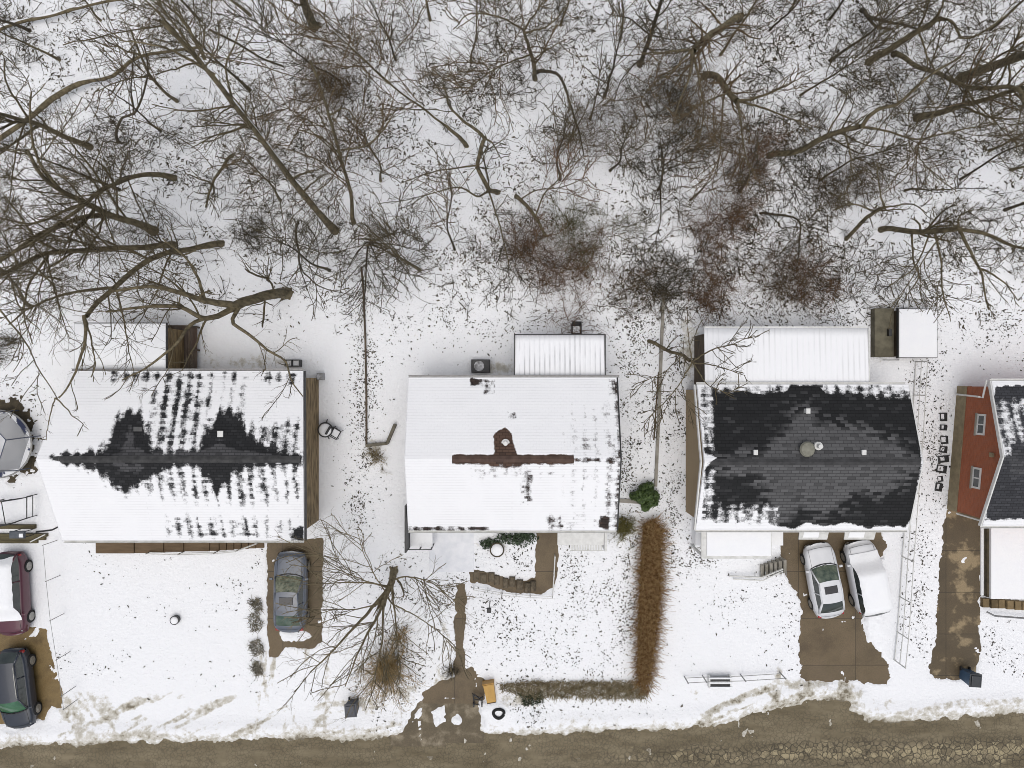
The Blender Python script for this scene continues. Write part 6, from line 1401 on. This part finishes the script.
for i, (px, py, rx, ry) in enumerate([(257.5,604,5.5,7),(256,621,7,10),(257.5,647,7,9),(258,668,5,8)]):
    poly = [(px + rx * math.cos(a) + 1.5 * math.sin(a * 3), py + ry * math.sin(a)) for a in np.linspace(0, 6.0, 10)]
    grass_thing('grass_clump', 'dry olive grass clump in the row left of the grey sedan', poly, 150, .30, mat('grey_grass', (.13, .115, .08), (.30, .27, .20), 4, .9), 510 + i, 'grass', None, 1.1, 'dry grass clumps left of the sedan')
# evergreen round shrub
def leafy(label, px, py, rpx, hgt, n, m, seed, name='evergreen_shrub', squash=None, stem=True):
    g = np.random.default_rng(seed); c = np.array(P(px, py, hgt * .5)); R = rpx / 17.7
    t = thing(name, label, 'shrub', (c[0], c[1], 0))
    # clumps on a lumpy ball
    K = 26; cd = nrm(g.normal(size=(K, 3))); cd[:, 2] = np.abs(cd[:, 2]) * 1.0; cc = cd * np.array([R * .72, R * .72, hgt * .62]) * (.65 + .4 * g.random((K, 1)))
    if squash: cc[:, 0] *= squash[0]; cc[:, 1] *= squash[1]
    ki = g.integers(0, K, n); dr = nrm(g.normal(size=(n, 3))); rad = R * .30 * (.5 + .6 * g.random(K))[ki]
    pos = cc[ki] + dr * rad[:, None] * (.6 + .5 * g.random((n, 1))); pos[:, 2] = np.maximum(pos[:, 2] + hgt * .22, .05)
    nrm_ = nrm(dr + g.normal(0, .5, (n, 3)) + np.array([0, 0, .5])); u = nrm(np.cross(nrm_, g.normal(size=(n, 3)))); v = np.cross(nrm_, u)
    s = (.045 + .04 * g.random((n, 1)))
    base = np.array([c[0], c[1], 0]) + pos
    V = np.stack([base - u * s * 1.4, base + v * s * .6, base + u * s * 1.4, base - v * s * .6], 1).reshape(-1, 3); Q = np.arange(n * 4).reshape(n, 4)
    mesh_np('foliage', V, Q, m, t)
    b = MB()
    for k in range(K): b.tube([(c[0], c[1], 0), (c[0] + cc[k, 0] * .4, c[1] + cc[k, 1] * .4, hgt * .25), (c[0] + cc[k, 0], c[1] + cc[k, 1], cc[k, 2] + hgt * .22)], [.03, .02, .008], 5)
    b.build('stems', M_barkd, t)
leafy('round dark green evergreen shrub right of the middle house', 645.5, 498, 17, 1.4, 5200, M_ever, 600)
leafy('dark ivy strip under the front eave of the middle house', 516, 537, 26, .35, 900, M_everd, 601, 'ivy', (1.0, .25))
leafy('dark ivy tuft beside the ring planter at the middle house front', 487, 543, 11, .35, 260, M_everd, 602, 'ivy', (1.0, .6))
for i, (px, py) in enumerate([(405,388),(404,400),(404,416),(404,436)]):
    pass

# ------------------------------------------------------------------ ground litter
def litter(name, n, dens, m, smin, smax, seed, elong=1.8, mult=14):
    g = np.random.default_rng(seed)
    px = g.random(n * mult) * 1064 - 20; py = g.random(n * mult) * 800 - 20
    x, y, _ = P(px, py, 0); keep = (g.random(n * mult) < dens(px, py, x, y)) & (bare(x, y) > .25)
    x, y = x[keep][:n], y[keep][:n]; k = len(x)
    z = snow_z(x, y) + .02
    a = g.random(k) * 6.283; s = smin + (smax - smin) * g.random(k) ** 3.6
    u = np.stack([np.cos(a), np.sin(a), g.normal(0, .2, k)], -1) * (s * elong * (.6 + .7 * g.random(k)))[:, None] / 2; v = np.stack([-np.sin(a), np.cos(a), g.normal(0, .25, k)], -1) * s[:, None] / 2
    c = np.stack([x, y, z], -1)
    pts = [c - u, c - u * .3 - v * (.5 + .5 * g.random((k, 1))), c + u * .6 - v * (.3 + .5 * g.random((k, 1))), c + u, c + u * .3 + v * (.4 + .6 * g.random((k, 1))), c - u * .5 + v * (.4 + .5 * g.random((k, 1)))]
    V = np.stack(pts, 1).reshape(-1, 3); Q = np.arange(k * 6).reshape(k, 6)
    return tag(mesh_np(name, V, Q, m), kind='stuff')
fn = lambda x, y, f, s: fbm(x * f, y * f, s, 4)
def d_wood(px, py, x, y):
    return sstep(345, 270, py) * (.06 + .94 * sstep(.46, .64, fn(x, y, .8, 120)) * (.3 + .7 * sstep(.35, .6, fn(x, y, .2, 121)))) * .9 + .35 * sstep(60, 0, np.abs(px - 20) + np.abs(py - 410) * .6)
litter('fallen_leaves', 30000, d_wood, M_leaf, .02, .12, 700, 2.3, 8)
def band(px, py, x0, y0, x1, y1, wdt):
    ex, ey = x1 - x0, y1 - y0; t = np.clip(((px - x0) * ex + (py - y0) * ey) / (ex * ex + ey * ey), 0, 1)
    return np.exp(-(((px - x0 - ex * t) ** 2 + (py - y0 - ey * t) ** 2) / wdt ** 2))
def d_yard(px, py, x, y):
    d = .0 * px
    for q in [(365,300,362,520,14,.5),(640,300,632,530,22,.55),(672,300,676,520,12,.6),(640,530,628,640,14,.6),(690,310,860,318,12,.7),(925,370,930,500,16,.45),(470,600,620,660,40,.18),(690,560,800,640,30,.09),(450,540,450,600,16,.4),(690,520,700,560,14,.6),(110,560,190,600,26,.04),(60,660,270,680,16,.035),(140,600,260,600,18,.05),(916,520,918,640,14,.3),(400,330,640,310,24,.2),(400,590,395,690,30,.25),(520,690,540,715,14,.5),(560,560,625,610,26,.25),(660,520,672,560,12,.5),(500,550,540,570,14,.2),(940,300,1010,330,26,.2),(990,640,1024,660,20,.15),(240,585,265,560,12,.15),(980,410,985,470,4,.2)]:
        d = np.maximum(d, q[5] * band(px, py, *q[:5]))
    roof = ((px > 40) & (px < 310) & (py > 370) & (py < 542)) | ((px > 404) & (px < 620) & (py > 376) & (py < 532)) | ((px > 690) & (px < 915) & (py > 384) & (py < 531)) | ((px > 955) & (py > 380) & (py < 525))
    return np.where(roof, 0, d * (.3 + 1.2 * sstep(.4, .62, fn(x, y, .9, 130))))
litter('leaf_scraps', 30000, d_yard, mat('leaf_scraps', (.03, .027, .02), (.13, .115, .09), 2.5, .9), .018, .10, 701, 1.8, 26)
def d_tufts(px, py, x, y):
    return sstep(335, 300, py) * (.15 + sstep(.45, .7, fn(x, y, .8, 140))) + .6 * band(px, py, 682, 390, 682, 520, 5) + .4 * band(px, py, 405, 380, 405, 450, 3)
# tangled brush near the ground in the woods
def brush(n, seed):
    g = np.random.default_rng(seed); px = g.random(n * 5) * 1064 - 20; py = g.random(n * 5) * 350 - 20
    x, y, _ = P(px, py, 0); d = sstep(322, 285, py + 10 * g.normal(size=n * 5)) * (.05 + .95 * sstep(.38, .66, fn(x, y, .35, 150))); d *= 1 + .9 * sstep(560, 660, px) * sstep(90, 170, py) * sstep(860, 820, px)
    k_ = g.random(n * 5) * 1.5 < d; x, y = x[k_][:n], y[k_][:n]; k = len(x)
    p = np.zeros((k, 5, 3)); p[:, 0] = np.stack([x, y, snow_z(x, y)], -1); a = g.random(k) * 6.283
    cur = nrm(np.stack([np.cos(a), np.sin(a), .2 + .9 * g.random(k)], -1)); ln = .3 + 1.3 * g.random(k) ** 1.5
    for i in range(1, 5):
        cur = nrm(cur + g.normal(0, .25, (k, 3)) + np.array([0, 0, -.1])); p[:, i] = p[:, i-1] + cur * (ln / 4)[:, None]
    p[..., 2] = np.maximum(p[..., 2], .03)
    r = np.linspace(.017, .008, 5)[None].repeat(k, 0) * (.6 + .9 * g.random((k, 1)))
    p2, r2 = spawn(g, p, r, 1.5, 45, .5, .8, 4, .1, t0=.15, wig=.25, lmax=.6, rmin=.008)
    V, Q = merge([tubes(p, r, 3), tubes(p2, r2, 3)])
    return tag(mesh_np('underbrush', V, Q, M_twigg), kind='stuff')
brush(15000, 710)
print('TWIGS', NTW[0])
